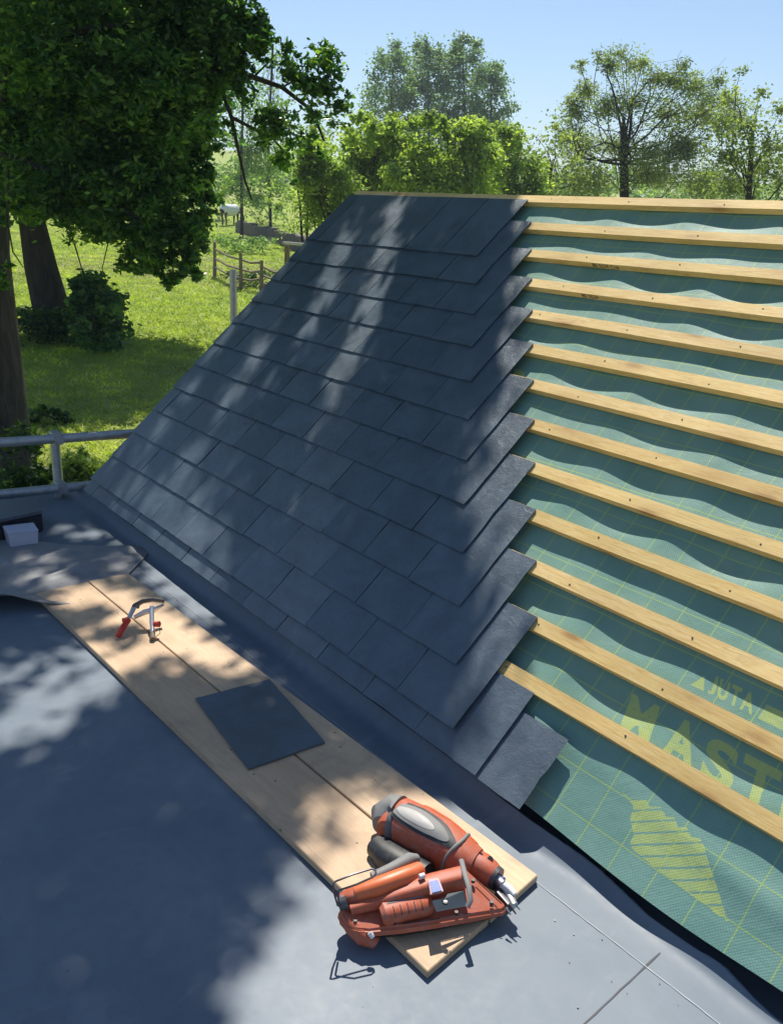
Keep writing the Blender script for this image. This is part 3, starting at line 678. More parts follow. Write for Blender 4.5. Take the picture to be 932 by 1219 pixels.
    mb.tube([Q(584, 1047, .05), Q(598, 1062, .05)], [(.014, .012), (.009, .010)], 'darksteel', 10, flat=.6); nb = mb.build('nose_block', g, smooth=True)
    for i, (x0, y0, x1, y1) in enumerate(((610, 1073, 619, 1083), (606, 1077, 614, 1088), (602, 1081, 608, 1089))):
        mb = MB(); mb.tube([Q(x0, y0, .052), Q(x1, y1, .046)], [(.004, .003), (.002, .0015)], 'steel' if i != 1 else 'darksteel', 8); mb.build('tooth', nb, smooth=True)
    # rear wire hook
    mb = MB(); mb.tube([Q(409, 1080, .082), Q(402, 1078, .085), Q(398.5, 1066, .115), Q(396.5, 1052, .150), Q(400, 1049, .154), Q(420, 1041, .158), Q(443, 1034.2, .160), Q(447, 1036, .159), Q(447.5, 1040, .157), Q(444, 1044, .155), Q(424, 1053, .148), Q(403, 1060, .135), Q(402, 1066, .125), Q(404, 1078, .090)], .0022, 'darksteel', 8, caps=True); mb.build('belt_hook', g, smooth=True)
    mb = MB(); mb.tube([Q(404, 1077, .080), Q(414, 1074, .086)], [(.013, .013), (.014, .014)], 'darksteel', 14); mb.tube([Q(407, 1066, .090), Q(410, 1082, .078)], [.004]*2, 'steel', 8); mb.build('hook_mount', g, smooth=True)
nail_gun()

# low case at the far edge
def case():
    P = [at(*q, .10) for q in [(-75, 636), (52, 609), (46, 592), (-75, 600)]]
    c = sum(P)/4; t_ = thing('storage_case', (c[0], c[1], 0), 'low dark case with a blue-grey lid at the far left edge of the flat roof', 'case')
    mb = MB(); mb.prism([np.array([c[0]+(p[0]-c[0])*.97, c[1]+(p[1]-c[1])*.97, .003]) for p in P], (0, 0, .085), 'cased'); mb.build('case_body', t_, bevel=.006)
    mb = MB(); mb.prism([np.array([p[0], p[1], .089]) for p in P], (0, 0, .015), 'case'); mb.build('lid', t_, bevel=.006, smooth=True)
case()
# frosted tub
def tub():
    P = [at(*q, .075) for q in [(10, 636), (46, 632), (40, 623), (4, 627)]]
    c = sum(P)/4; t_ = thing('plastic_tub', (c[0], c[1], 0), 'small frosted plastic tub in front of the dark case', 'tub')
    P = [p for p in P]; n = 4; B = [np.array([c[0]+(p[0]-c[0])*.9, c[1]+(p[1]-c[1])*.9, .006]) for p in P]
    T = [np.array([p[0], p[1], .072]) for p in P]; Ti = [np.array([c[0]+(p[0]-c[0])*.94, c[1]+(p[1]-c[1])*.94, .072]) for p in P]; Bi = [np.array([c[0]+(p[0]-c[0])*.86, c[1]+(p[1]-c[1])*.86, .010]) for p in P]
    mb = MB(); V = B+T+Ti+Bi; F = [(3, 2, 1, 0), (12, 13, 14, 15)]
    for i in range(4):
        j = (i+1) % 4; F += [(i, j, 4+j, 4+i), (4+i, 4+j, 8+j, 8+i), (8+i, 8+j, 12+j, 12+i)]
    mb.add(V, F, 'clear'); mb.build('tub_body', t_)
    mb = MB(); mb.prism([np.array([c[0]+(p[0]-c[0])*1.03, c[1]+(p[1]-c[1])*1.03, .0735]) for p in P], (0, 0, .006), 'clear'); mb.build('lid', t_, bevel=.002)
tub()
# loose wrinkled sheet with a lifted corner
def sheet():
    c00, c10, c11, c01 = at(-40, 735, 0), at(62, 735, 0), at(172, 676, 0), at(120, 640, 0)
    c01b = at(-60, 640, 0)
    n, m = 150, 110; V = []
    A, B, C_, D_ = at(-140, 742, 0)[:2], at(150, 706, 0)[:2], at(150, 622, 0)[:2], at(-90, 640, 0)[:2]
    B = at(120, 722, 0)[:2]; C_ = at(182, 655, 0)[:2]
    for i in range(n+1):
        for j in range(m+1):
            u, v = i/n, j/m
            p = (A*(1-u)+B*u)*(1-v)+(D_*(1-u)+C_*u)*v
            x, y = p
            q1 = x*math.cos(.35)+y*math.sin(.35)
            z = .010 + .0035*math.sin(q1*17)+.0025*math.sin(q1*31+y*6)
            for xc, wd, h in ((-3.40, .020, .022), (-3.62, .024, .020)):      # two soft rolls across the sheet
                dd = (x-xc) + .10*(y-1.1); z += h*math.exp(-(dd/wd)**2)*min(1, max(0, (y-.8)*3))*min(1, max(0, (1-u)*6))*min(1, max(0, (1-v)*6))
            e = max(0, 1-v*3.2); z += .075*e*e*math.exp(-((u-.52)/.22)**2)     # lifted edge
            V.append((x, y, z))
    F = [(i*(m+1)+j, (i+1)*(m+1)+j, (i+1)*(m+1)+j+1, i*(m+1)+j+1) for i in range(n) for j in range(m)]
    o = obj('rubber_sheet', me_from('rubber_sheet', V, F, [M['oldrub']], smooth=True), label='loose wrinkled rubber sheet with a lifted edge beyond the boards', cat='rubber sheet')
    md = o.modifiers.new('t', 'SOLIDIFY'); md.thickness = .003
sheet()

# ------------------------------------------------------------------ scaffold
def scaffold():
    d = 4.62
    p = far(65, 517, d); q = p.copy(); q[2] = -2.6
    t_ = thing('scaffold_railing', (q[0], q[1], -2.6), 'galvanised scaffold guard rail with two tubes beyond the left edge of the flat roof', 'scaffold')
    mb = MB(); mb.tube([q, p], .0242, 'galv', 16); mb.build('upright', t_, smooth=True)
    def rail(a, b):
        A, B = far(*a, d-.02), None
        return A
    # rails run on a vertical plane parallel to the roof edge (along Y)
    def onx(px, py, X): dd = ray(px, py); return CAM+dd*(X/dd[0])
    X = p[0]+.045
    for (a, b) in (((-120, 535), (152, 516.5)), ((-120, 601), (104, 578))):
        A, B = onx(*a, X), onx(*b, X); B = A+(B-A)*1.06; A[2] = (A[2]+B[2])/2*1+0; 
        dz = onx(0, (527 if a[1] < 560 else 589), X)[2]
        A = onx(*a, X); mb = MB(); mb.tube([A, B], .0242, 'galv', 16); mb.build('rail', t_, smooth=True)
        c = (A+(B-A)*((p[1]-A[1])/(B[1]-A[1]))); mb = MB(); mb.box(c+np.array([-.022, 0, 0]), (.05, 0, 0), (0, .034, 0), (0, 0, .030), 'galv'); mb.build('coupler', t_, bevel=.012)
scaffold()
p = far(277.5, 321, 6.3); q = p.copy(); q[2] = -2.6; mb = MB(); mb.tube([q, p+(p-q)*0], .0242, 'galv', 16)
mb.build('scaffold_pole', smooth=True, label='lone upright scaffold tube standing just behind the left slope of the slates', cat='scaffold pole')
# pale rail on a post beyond the verge
p0 = far(337, 289, 15); p1 = far(385, 293, 15.3); t_ = thing('timber_rail', onground(342, 15), 'pale topped rail on a post seen just past the roof verge', 'rail')
mb = MB(); mb.tube([p0, p1+(p1-p0)*1.5], [(.022, .05)]*2, 'rail', 8, flat=.4); mb.build('rail', t_)
pp_ = far(342, 292, 15.05); g_ = onground(342, 15.05); mb = MB(); mb.tube([g_, pp_], .045, 'oldwood', 8); mb.build('post', t_)

# ================================================================== TREES
def leaf_arrays(C, size, up=.3, aspect=.55, droop=0):
    n = len(C); size = np.broadcast_to(size, (n,))
    d = RNG.normal(size=(n, 3)); d[:, 2] = d[:, 2]*.6-droop; d /= np.linalg.norm(d, axis=1)[:, None]
    nn = RNG.normal(size=(n, 3)); nn[:, 2] += up*3; nn -= (nn*d).sum(1)[:, None]*d; nn /= np.linalg.norm(nn, axis=1)[:, None]+1e-9
    b = np.cross(d, nn); s = size[:, None]
    V = np.stack([C-d*s*.5, C+b*s*aspect*.5+nn*s*.06, C+d*s*.55, C-b*s*aspect*.5+nn*s*.06], 1)
    return V
def leaf_mesh(name, V, m, parent=None, **k):
    n = len(V); me = bpy.data.meshes.new(name); me.vertices.add(n*4); me.vertices.foreach_set('co', V.reshape(-1).astype(np.float32))
    me.loops.add(n*4); me.loops.foreach_set('vertex_index', np.arange(n*4)); me.polygons.add(n)
    me.polygons.foreach_set('loop_start', np.arange(0, n*4, 4)); me.polygons.foreach_set('loop_total', np.full(n, 4))
    me.materials.append(M[m]); me.update(); return obj(name, me, parent, **k)
def lobe(c, r, n, clump=.25, per=26, shell=.5):
    """points of an uneven leafy mass: clumps through an ellipsoid, denser to its skin"""
    c = np.array(c, float); r = np.array(r if np.ndim(r) else (r, r, r), float); k = max(1, n//per)
    d = RNG.normal(size=(k, 3)); d /= np.linalg.norm(d, axis=1)[:, None]; rad = RNG.random(k)**shell
    cc = c+d*rad[:, None]*r
    sz = clump*r.mean()*RNG.uniform(.5, 1.4, k)
    P = np.repeat(cc, per, 0)+RNG.normal(size=(k*per, 3))*np.repeat(sz, per)[:, None]*np.array([.55, .55, .38]); return P
def branch(mb, a, b, r0, r1, m='bark', bend=.12, n=6, seg=7):
    a, b = np.array(a, float), np.array(b, float); ln = np.linalg.norm(b-a); o1 = RNG.normal(size=3)*bend*ln
    pts = [a+(b-a)*t+o1*math.sin(math.pi*t)+(RNG.normal(size=3)*.02*ln if 0 < t < 1 else 0) for t in np.linspace(0, 1, n)]
    mb.tube(pts, list(np.linspace(r0, r1, n)), m, seg); return pts

# unseen foliage hung on the near oak, shaped to cast the roofs' dappled shade
def eqv(P): return (P - L*(P[2]/L[2]))[:2]
def froof(px, py):
    d = ray(px, py); o = O-CAM; return CAM+d*((o@RN)/(d@RN))
def flat(px, py): return at(px, py, .01)
HOLES = []     # (points where the sun comes through, radius along the flat projection)
def hole(fn, pts, r, s=1.0): HOLES.append(([eqv(fn(*p)) for p in pts], r, s, fn is froof))
hole(froof, [(468, 262), (455, 300), (452, 346), (436, 394), (420, 430), (402, 470)], .060)
hole(froof, [(408, 300), (398, 330), (390, 365), (372, 400)], .055)
hole(froof, [(352, 305), (310, 350), (284, 388), (262, 420)], .050, .8)
hole(froof, [(246, 440), (222, 478), (200, 505), (180, 530)], .050)
hole(froof, [(300, 440), (278, 480), (258, 510), (236, 548), (204, 590), (180, 615)], .060)
hole(froof, [(150, 590), (180, 620), (215, 645)], .06, .9)
hole(froof, [(320, 470), (352, 440)], .05, .8)
hole(froof, [(330, 395), (300, 430)], .04, .8)
hole(froof, [(215, 560), (250, 590), (270, 620)], .06, .7)
hole(froof, [(130, 565), (150, 545)], .05, .7)
hole(froof, [(500, 262), (492, 300)], .04, .45)
hole(froof, [(480, 400), (450, 450)], .05, .5)
hole(froof, [(262, 640), (300, 690)], .06, .5)
hole(froof, [(390, 480), (372, 520)], .05, .6)
hole(flat, [(185, 655), (215, 690), (250, 725)], .085)
hole(flat, [(90, 625), (110, 632)], .07, .9)
hole(flat, [(75, 700), (45, 670)], .10, .8)
hole(flat, [(130, 665), (160, 690)], .07, .8)
hole(flat, [(90, 715), (140, 715), (180, 740), (230, 775), (260, 790)], .085)
hole(flat, [(150, 780), (190, 800)], .07, .8)
hole(flat, [(30, 830), (70, 810), (120, 790), (60, 860)], .075, .95)
hole(flat, [(240, 780), (290, 800)], .07, .8)
hole(flat, [(330, 965), (375, 960)], .05, .4)
hole(flat, [(0, 790), (60, 770), (110, 755)], .06, .7)
hole(flat, [(0, 870), (40, 880)], .06, .8)
hole(flat, [(10, 850), (90, 820), (190, 775)], .08, 1)
hole(flat, [(0, 800), (90, 775)], .06, .9)
hole(froof, [(350, 560), (330, 600)], .05, .4)
hole(froof, [(560, 590), (570, 640)], .04, .5)
hole(froof, [(290, 520), (320, 500)], .045, .55)
hole(flat, [(120, 830), (200, 790)], .055, .8)
EDGE = [eqv(flat(262, 1219)), eqv(flat(282, 1130)), eqv(flat(330, 1040)), eqv(flat(392, 960)), eqv(froof(566, 830)), eqv(froof(572, 760)), eqv(froof(566, 640)), eqv(froof(566, 570)), eqv(froof(580, 500)), eqv(froof(600, 420)), eqv(froof(612, 330)), eqv(froof(618, 245))]
EDGE = sorted([tuple(e) for e in EDGE], key=lambda e: e[1])
EY = np.array([e[1] for e in EDGE]); EX = np.array([e[0] for e in EDGE])
def shade_density(x, y):
    ex = np.interp(y, EY, EX); d = 1/(1+np.exp((x-ex+.06)/.035))
    hk = np.zeros_like(x)
    for pts, r, s, kk in HOLES:
        pts = np.array(pts); best = np.full(x.shape, 9.)
        for i in range(max(1, len(pts)-1)):
            a = pts[i]; b = pts[min(i+1, len(pts)-1)]; ab = b-a; l2 = ab@ab+1e-9
            t = np.clip(((x-a[0])*ab[0]+(y-a[1])*ab[1])/l2, 0, 1); best = np.minimum(best, np.hypot(x-a[0]-t*ab[0], y-a[1]-t*ab[1]))
        hk = np.maximum(hk, s*np.exp(-(best/(r*(2.25 if kk else 1.9)))**3))
    return d*(1-hk)
def shade_leaf_points(n):
    x = RNG.uniform(-6.0, -.7, n); y = RNG.uniform(-2.0, 2.75, n); keep = RNG.random(n) < shade_density(x, y); x, y = x[keep], y[keep]
    h = RNG.uniform(4.4, 6.6, len(x)) + .4*np.sin(x*3)+.4*np.sin(y*2.7)
    return np.stack([x, y, np.zeros_like(x)], 1)+L*(h/L[2])[:, None]

def near_oak():
    base = onground(-22, 14.2); base[2] = -2.7
    t_ = thing('oak_tree', base, 'big dark oak whose near trunk stands by the scaffold rail at the left edge', 'tree')
    mb = MB()
    top = far(-18, 300, 14.4); fork = far(-20, 140, 14.6)
    pts = [base+np.array([0, 0, -.2]), base+np.array([.0, 0, .5]), base*.5+top*.5+np.array([.05, 0, 0]), top, fork, fork+np.array([.3, .1, 2.5])]
    mb.tube(pts, [.54, .43, .37, .34, .33, .28], 'bark', 20); mb.build('trunk', t_, smooth=True)
    mb = MB(); ctr = fork
    VIS = [  # pixel centre, distance, pixel radii, leaves
        (40, 40, 13.0, 90, 1500), (130, 50, 12.0, 90, 1700), (215, 60, 11.5, 62, 1400), (60, 130, 12.5, 85, 1700), (150, 150, 11.8, 80, 1900), (205, 150, 11.3, 48, 1000),
        (30, 200, 12.2, 60, 1000), (110, 215, 11.6, 62, 1300), (175, 235, 11.2, 58, 1300), (212, 285, 11.0, 34, 620), (170, 290, 11.2, 38, 560), (225, 215, 11.4, 26, 320), (235, 255, 11.6, 16, 120),
        (250, 15, 11.5, 46, 800), (282, 45, 11.3, 30, 330), (270, 95, 11.4, 24, 160), (90, 0, 12.5, 110, 1500), (200, -20, 12, 90, 1300), (-30, 90, 13, 90, 900), (2, 240, 12, 26, 240), (4, 325, 11.8, 15, 90), (135, 262, 11.5, 30, 260), (215, 318, 11.0, 22, 220), (10, 60, 11, 60, 700), (170, 100, 11, 60, 900)]
    P = []
    for x, y, d, r, n in VIS:
        c = far(x, y, d); rr = r*d*1.05/FPX; P.append(lobe(c, (rr, rr*1.1, rr*.95), int(n*3.2), .20, 46, .5))
        q = fork+(c-fork)*.15; branch(mb, fork, c, .10, .02, 'bark', .1)
    Pv = np.concatenate(P); sizes = RNG.uniform(.05, .13, len(Pv))
    # light outer sprays toward the right, on visible twigs
    tw = [([(205, 80), (262, 86), (302, 92), (336, 104), (372, 132), (386, 168)], .045), ([(262, 100), (276, 140), (283, 175), (292, 215), (300, 238)], .03), ([(276, 140), (300, 152), (325, 165), (345, 188)], .024),
          ([(336, 104), (350, 96), (364, 82)], .014), ([(302, 92), (320, 74), (332, 60)], .014), ([(235, 60), (270, 40), (310, 38)], .03), ([(10, 200), (9, 262), (16, 300), (28, 318)], .016), ([(78, 255), (92, 300), (102, 335)], .014), ([(130, 285), (122, 320), (126, 330)], .008)]
    for pts, r in tw:
        W = [far(x, y, 11.5+.05*i) for i, (x, y) in enumerate(pts)]; mb.tube(W, list(np.linspace(r, r*.35, len(W))), 'bark', 7)
    SP = [(385, 72, 24, 150), (366, 100, 28, 170), (392, 108, 22, 150), (404, 124, 14, 70), (350, 92, 20, 90), (330, 152, 26, 200), (322, 140, 18, 90), (334, 192, 15, 90), (310, 60, 22, 90), (296, 30, 22, 120), (340, 60, 16, 50), (372, 135, 16, 60), (270, 150, 10, 24), (398, 150, 12, 26), (286, 110, 18, 50), (348, 215, 8, 12), (360, 165, 18, 46), (392, 62, 12, 50), (380, 180, 14, 30)]
    RIM = [(248, 120), (243, 150), (238, 185), (246, 205), (250, 235), (240, 290), (232, 325), (205, 335), (185, 322), (158, 300), (262, 70), (285, 75), (300, 20), (308, 48), (255, 100), (120, 282), (90, 262), (60, 245), (30, 240), (245, 262), (150, 318), (318, 30)]
    SP += [(x+RNG.uniform(-4, 4), y, RNG.uniform(10, 17), 70) for x, y in RIM]
    Q_ = []
    for x, y, r, n in SP:
        c = far(x, y, 11.4); rr = r*11.4/FPX; Q_.append(lobe(c, (rr*1.1, rr*1.1, rr*.8), int(n*2.6), .34, 14, .8))
    Q_ = np.concatenate(Q_); sq = RNG.uniform(.055, .105, len(Q_))
    # out-of-frame leaves and boughs, added where their shadow should land on the roofs
    can = shade_leaf_points(120000); sc = RNG.uniform(.06, .11, len(can))
    for tx, ty in ((-5, 1), (-4, 0), (-3.2, 1.8), (-2.4, .3), (-5, 2.4), (-2.2, 1.6), (-3.5, -1)):
        tgt = np.array([tx, ty, 0])+L*(6/L[2]); branch(mb, fork+np.array([.2, .1, 1.8]), tgt, .12, .015, 'bark', .05, 8)
    # rest of the crown round the trunk, out of frame
    rest = np.concatenate([lobe(fork+np.array(o_), r, n, .2, 24) for o_, r, n in (((-2, 2, 4), 3.2, 7000), ((1.5, -2, 5), 2.6, 5000), ((0, 1, 7), 3, 6000), ((-3, -2, 3.5), 2.8, 5000), ((2.5, 2.5, 5.2), 2.2, 4000))])
    sr = RNG.uniform(.12, .2, len(rest))
    V = np.concatenate([leaf_arrays(Pv, sizes, .35, .44), leaf_arrays(Q_, sq, .3), leaf_arrays(can, sc, .6), leaf_arrays(rest, sr, .3)])
    mb.build('branches', t_); leaf_mesh('crown', V, 'oak', t_)
near_oak()

def tree(name, label, base, trunk_top, tr, lobes, lm, size, per=20, clump=.28, bm='barkd', group=None, shell=.55, extra=None, cat='tree', droop=0, aspect=.55, br=.5, origin=None):
    t_ = thing(name, base, label, cat, group); mb = MB(); b = np.array(base, float)
    tt = np.array(trunk_top, float); mid = (b+tt)/2+RNG.normal(size=3)*.02*np.linalg.norm(tt-b)
    mb.tube([b-np.array([0, 0, .3]), b+(tt-b)*.08, mid, tt], [tr*1.35, tr*1.02, tr*.85, tr*.6], bm, 12); mb.build('trunk', t_, smooth=True)
    mb = MB(); P = []
    for c, r, n in lobes:
        s0 = b+(tt-b)*RNG.uniform(.55, 1.0) if origin is None else np.array(origin); branch(mb, s0, c, tr*br*.5, tr*.06, bm, .07)
        P.append(lobe(c, r, n, clump, per, shell))
    if extra: extra(mb)
    if mb.V: mb.build('limbs', t_)
    P = np.concatenate(P); V = leaf_arrays(P, RNG.uniform(size*.65, size*1.3, len(P)), .25, aspect, droop); leaf_mesh('crown', V, lm, t_); return t_
def pxlobes(lst, dist, k=1.0):
    out = []
    for x, y, rx, ry, n in lst:
        c = far(x, y, dist*RNG.uniform(.97, 1.03)); s = dist*1.08/FPX; out.append((c, (rx*s, rx*s, ry*s), int(n*k)))
    return out

# far oak whose thick trunk stands on the lawn
b = onground(60, 25.5); tt = far(34, 240, 25.6)
tree('oak_tree', 'far oak with a thick dark leaning trunk standing alone on the sunny lawn', b, tt, .50,
     pxlobes([(40, 180, 70, 60, 2600), (120, 190, 70, 60, 2600), (-30, 170, 60, 60, 1800), (190, 170, 45, 55, 1500), (80, 110, 90, 60, 2600), (150, 90, 70, 60, 2200), (0, 60, 90, 70, 2400), (100, 20, 110, 70, 2600), (60, -80, 110, 70, 2600), (180, 245, 30, 30, 500), (205, 130, 60, 60, 2600), (215, 50, 60, 60, 2400)], 25.5, 1.6)+pxlobes([(40, 120, 80, 50, 2200), (130, 100, 80, 50, 2200), (200, 110, 55, 45, 1800), (60, 20, 80, 50, 2000), (170, 20, 80, 50, 2000)], 23, 1.5), 'oak', .24, bm='barkd', origin=far(30, 200, 25.8))
# bush at its foot
b = onground(112, 23.5)
def bush(px, dist, rx, ry, pyc, n, lm, size, label, name='bush', cat='bush', group=None, stems=7):
    b = onground(px, dist); t_ = thing(name, b, label, cat, group); c = far(px, pyc, dist); s = dist*1.08/FPX
    mb = MB()
    for i in range(stems): branch(mb, b+RNG.normal(size=3)*.05, c+RNG.normal(size=3)*np.array([rx, rx, ry])*s*.6, .02, .006, 'barkd', .1, 5, 5)
    mb.build('stems', t_); P = np.concatenate([lobe(c+RNG.normal(size=3)*np.array([rx, rx, ry*.75])*s*.45, np.array([rx, rx, ry])*s*RNG.uniform(.3, .6), n//9, .34, 12, .8) for _ in range(9)]+[lobe((c+b)/2+np.array([0, 0, -.1]), (rx*s*.8, rx*s*.8, abs(c[2]-b[2])*.6+.05), n//3, .3, 12, .7)]); leaf_mesh('foliage', leaf_arrays(P, RNG.uniform(size*.6, size*1.3, len(P)), .3), lm, t_)
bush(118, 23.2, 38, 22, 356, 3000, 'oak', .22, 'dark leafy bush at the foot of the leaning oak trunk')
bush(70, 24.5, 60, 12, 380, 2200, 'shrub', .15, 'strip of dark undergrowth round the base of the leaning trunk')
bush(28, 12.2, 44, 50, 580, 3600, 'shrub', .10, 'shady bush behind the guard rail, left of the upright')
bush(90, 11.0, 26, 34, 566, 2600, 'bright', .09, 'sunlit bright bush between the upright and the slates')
bush(60, 17.0, 20, 16, 500, 500, 'shrub', .13, 'low bush between the near trunk and the rail upright')

# poplars
for (x, y0, rx, n, lb) in ((468, 52, 31, 3000, 'leftmost of four tall grey-green poplars, thin topped and slightly apart'), (509, 48, 29, 3200, 'second poplar from the left, the densest of the four'),
                           (551, 42, 33, 3200, 'tallest poplar, third from the left, with sky showing through'), (584, 72, 28, 2400, 'rightmost and shortest of the four poplars')):
    d = 88+RNG.uniform(-4, 4); b = onground(x, d); tt = far(x, y0+30, d); lob = []
    for yy in np.arange(y0+8, 205, 13):
        w_ = rx*(.40+.60*min(1, (yy-y0)/40))
        for q in (-.62, 0, .62): lob += [(x+(q+RNG.uniform(-.2, .2))*w_, yy+RNG.uniform(-6, 6)+abs(q)*8, w_*.42, 11, n//26)]
    tree('poplar_tree', lb, b, tt, .11, pxlobes(lob, d, 2.3), 'poplar', .30, clump=.6, per=11, group='row of poplars', shell=.85, br=.2)
# birches by the field
for (x, y0, d, lb) in ((288, 70, 58, 'left of two slim birches beyond the horse'), (322, 55, 60, 'right of two slim birches beyond the horse')):
    b = onground(x, d); tt = far(x+3, y0, d); lob = []
    for yy in np.arange(y0+5, 236, 13): lob += [(x+RNG.uniform(-18, 18), yy, 15, 14, 80 if yy < 165 else 260), (x+RNG.uniform(-14, 20), yy+6, 12, 12, 70 if yy < 165 else 230)]
    tree('birch_tree', lb, b, tt, .10, pxlobes(lob, d), 'birch', .20, clump=.5, per=10, group='birches at the field edge', shell=.9, br=.25, droop=.4)
# saplings near the verge
for (x0, x1, y1, d, lb) in ((366, 340, 120, 30, 'thin sapling leaning left over the roof verge'), (364, 372, 110, 31, 'thin upright sapling with sparse leaves behind the verge')):
    b = onground(x0, d); tt = far(x1, y1, d)
    tree('sapling', lb, b, tt, .045, pxlobes([(x1, y1, 16, 16, 90), (x1+8, y1+30, 18, 16, 110), (x1+6, y1+60, 20, 16, 110), (x1+20, y1+50, 16, 14, 90)], d), 'birch', .13, per=8, clump=.4, shell=.9, origin=far(x0*.4+x1*.6, y1+40, d))
# bright hedge trees behind the ridge
HT = [(392, 205, 40, 44, 26, 'bright bushy hawthorn overhanging the slates at the top of the verge'), (440, 178, 44, 40, 29, 'hawthorn with a ragged top, below the leftmost poplar'), (498, 180, 44, 40, 28, 'bright green hawthorn under the middle poplars, densest of the hedge'),
      (556, 186, 42, 40, 28, 'hawthorn under the tallest poplar, its crown slightly arched'), (606, 196, 38, 44, 30, 'yellow-green hawthorn above the right end of the top slates')]
for x, y, rx, ry, d, lb in HT:
    b = onground(x, d); tt = far(x, y+25, d)
    lob = [(x+RNG.uniform(-.8, .8)*rx, y-ry*RNG.uniform(.5, 1.0), rx*.22, ry*.22, 110) for _ in range(7)]+[(x+RNG.uniform(-.75, .75)*rx, y+RNG.uniform(-.55, .9)*ry, rx*.42, ry*.32, 330) for _ in range(13)] + [(x-rx*.3, y+ry, rx*.6, ry*.5, 500), (x+rx*.3, y+ry*1.4, rx*.7, ry*.6, 600)]
    tree('hawthorn', lb, b, tt, .12, pxlobes(lob, d, 1.9), 'bright', .135, clump=.42, per=12, group='hedge of hawthorns behind the ridge', shell=.7, br=.4)
# sparse twiggy tree between hedge and willow
b = onground(660, 34); tt = far(655, 200, 34)
tree('twiggy_tree', 'thin pale tree with sparse leaves left of the wide dark-limbed willow', b, tt, .10, pxlobes([(640, 165, 24, 20, 130), (665, 150, 20, 16, 90), (650, 195, 30, 24, 340), (680, 190, 26, 26, 330), (690, 215, 40, 26, 500), (640, 225, 40, 22, 600), (672, 160, 20, 22, 120)], 34), 'willow', .15, per=9, clump=.38, shell=.8)
# willow with wide dark limbs
def wl(mb):
    o_ = far(742, 205, 36); mb.tube([o_, o_*.5+far(742, 150, 36)*.5, far(742, 140, 36)], [.10, .085, .06], 'barkd', 8)
    for e in ((690, 100), (700, 140), (722, 80), (745, 72), (775, 80), (805, 88), (838, 100), (850, 140), (770, 120), (720, 120), (820, 130), (690, 185), (860, 170), (790, 170)):
        pts = branch(mb, o_+(far(742, 150, 36)-o_)*RNG.uniform(0, .7), far(*e, 36+RNG.uniform(-2, 2)), .05, .008, 'barkd', .16, 7, 6)
        for _ in range(9):
            q = pts[RNG.integers(2, 7)]; branch(mb, q, q+RNG.normal(size=3)*np.array([.6, .6, .45])+np.array([0, 0, .35]), .010, .003, 'barkd', .12, 4, 4)
b = onground(748, 36); tt = far(742, 150, 36)
wlob = [(700, 105, 18, 18, 170), (722, 88, 20, 16, 150), (748, 82, 22, 14, 150), (775, 90, 22, 16, 170), (805, 96, 22, 16, 180), (832, 106, 20, 18, 200), (692, 140, 18, 20, 230), (720, 130, 24, 20, 260), (752, 125, 26, 20, 260), (790, 130, 28, 22, 330), (826, 140, 26, 24, 380), (700, 180, 26, 24, 420), (735, 170, 24, 22, 220), (780, 175, 30, 24, 420), (820, 185, 34, 26, 520), (860, 150, 18, 24, 220), (700, 215, 34, 22, 500), (770, 215, 40, 22, 520), (840, 215, 40, 24, 640)]
wlob = [(x+RNG.uniform(-9, 9), y+RNG.uniform(-9, 9), rx*RNG.uniform(.6, 1.1), ry*RNG.uniform(.6, 1.1), n) for x, y, rx, ry, n in wlob]
wlob += [(690, 78, 9, 9, 40), (712, 68, 8, 8, 40), (738, 62, 10, 8, 50), (765, 74, 10, 8, 50), (855, 96, 12, 10, 70), (868, 118, 14, 12, 90), (680, 122, 8, 10, 50), (672, 165, 12, 16, 120), (880, 140, 14, 16, 110), (815, 78, 10, 9, 50), (845, 118, 14, 14, 110)]
tree('willow_tree', 'wide rounded willow with dark forked limbs and thin olive leaves, top right', b, tt, .22, pxlobes(wlob, 36, 5.0), 'willow', .13, clump=.5, per=12, shell=.8, extra=wl, br=.16, aspect=.35)
# tree at right edge
b = onground(905, 27); tt = far(895, 150, 27)
tree('ash_tree', 'bright sparse tree at the right edge with leafy shoots standing against the sky', b, tt, .10, pxlobes([(866, 112, 10, 14, 46), (880, 90, 6, 14, 20), (905, 112, 12, 14, 60), (930, 130, 18, 16, 110), (858, 150, 20, 18, 170), (890, 150, 22, 20, 190), (920, 170, 24, 20, 230), (868, 185, 30, 22, 380), (905, 200, 32, 24, 420), (940, 210, 32, 24, 420), (870, 220, 34, 20, 460), (960, 170, 24, 30, 320)], 27, 2.3), 'willow', .11, per=9, clump=.36, shell=.8)
# shrub belt behind everything, at the field edge
for x, y, rx, ry, d, lb in ((262, 212, 26, 20, 75, 'rounded pale shrub at the field edge left of the birches'), (312, 225, 36, 22, 72, 'pale shrub filling the foot of the two birches'), (352, 235, 28, 24, 50, 'yellow-green shrub between the right birch and the roof verge'), (240, 232, 14, 16, 55, 'small shrub just right of the overhanging oak leaves')):
    bush(x, d, rx, ry, y, 900, 'birch' if d > 60 else 'bright', .26 if d > 60 else .2, lb, name='shrub', cat='shrub')
# tree belt on the horizon
def belt():
    P = []
    for i in range(60):
        x = 300+i*16; d = 130+RNG.uniform(-10, 10); c = onground(x, d); P.append(lobe(c+np.array([0, 0, 2.0]), (5, 5, RNG.uniform(3, 4.5)), 170, .3, 12, .6))
    P = np.concatenate(P); leaf_mesh('far_wood', leaf_arrays(P, RNG.uniform(.6, 1.3, len(P)), .3), 'birch', None, label='distant belt of trees behind the hedge', cat='wood', kind='stuff')
belt()

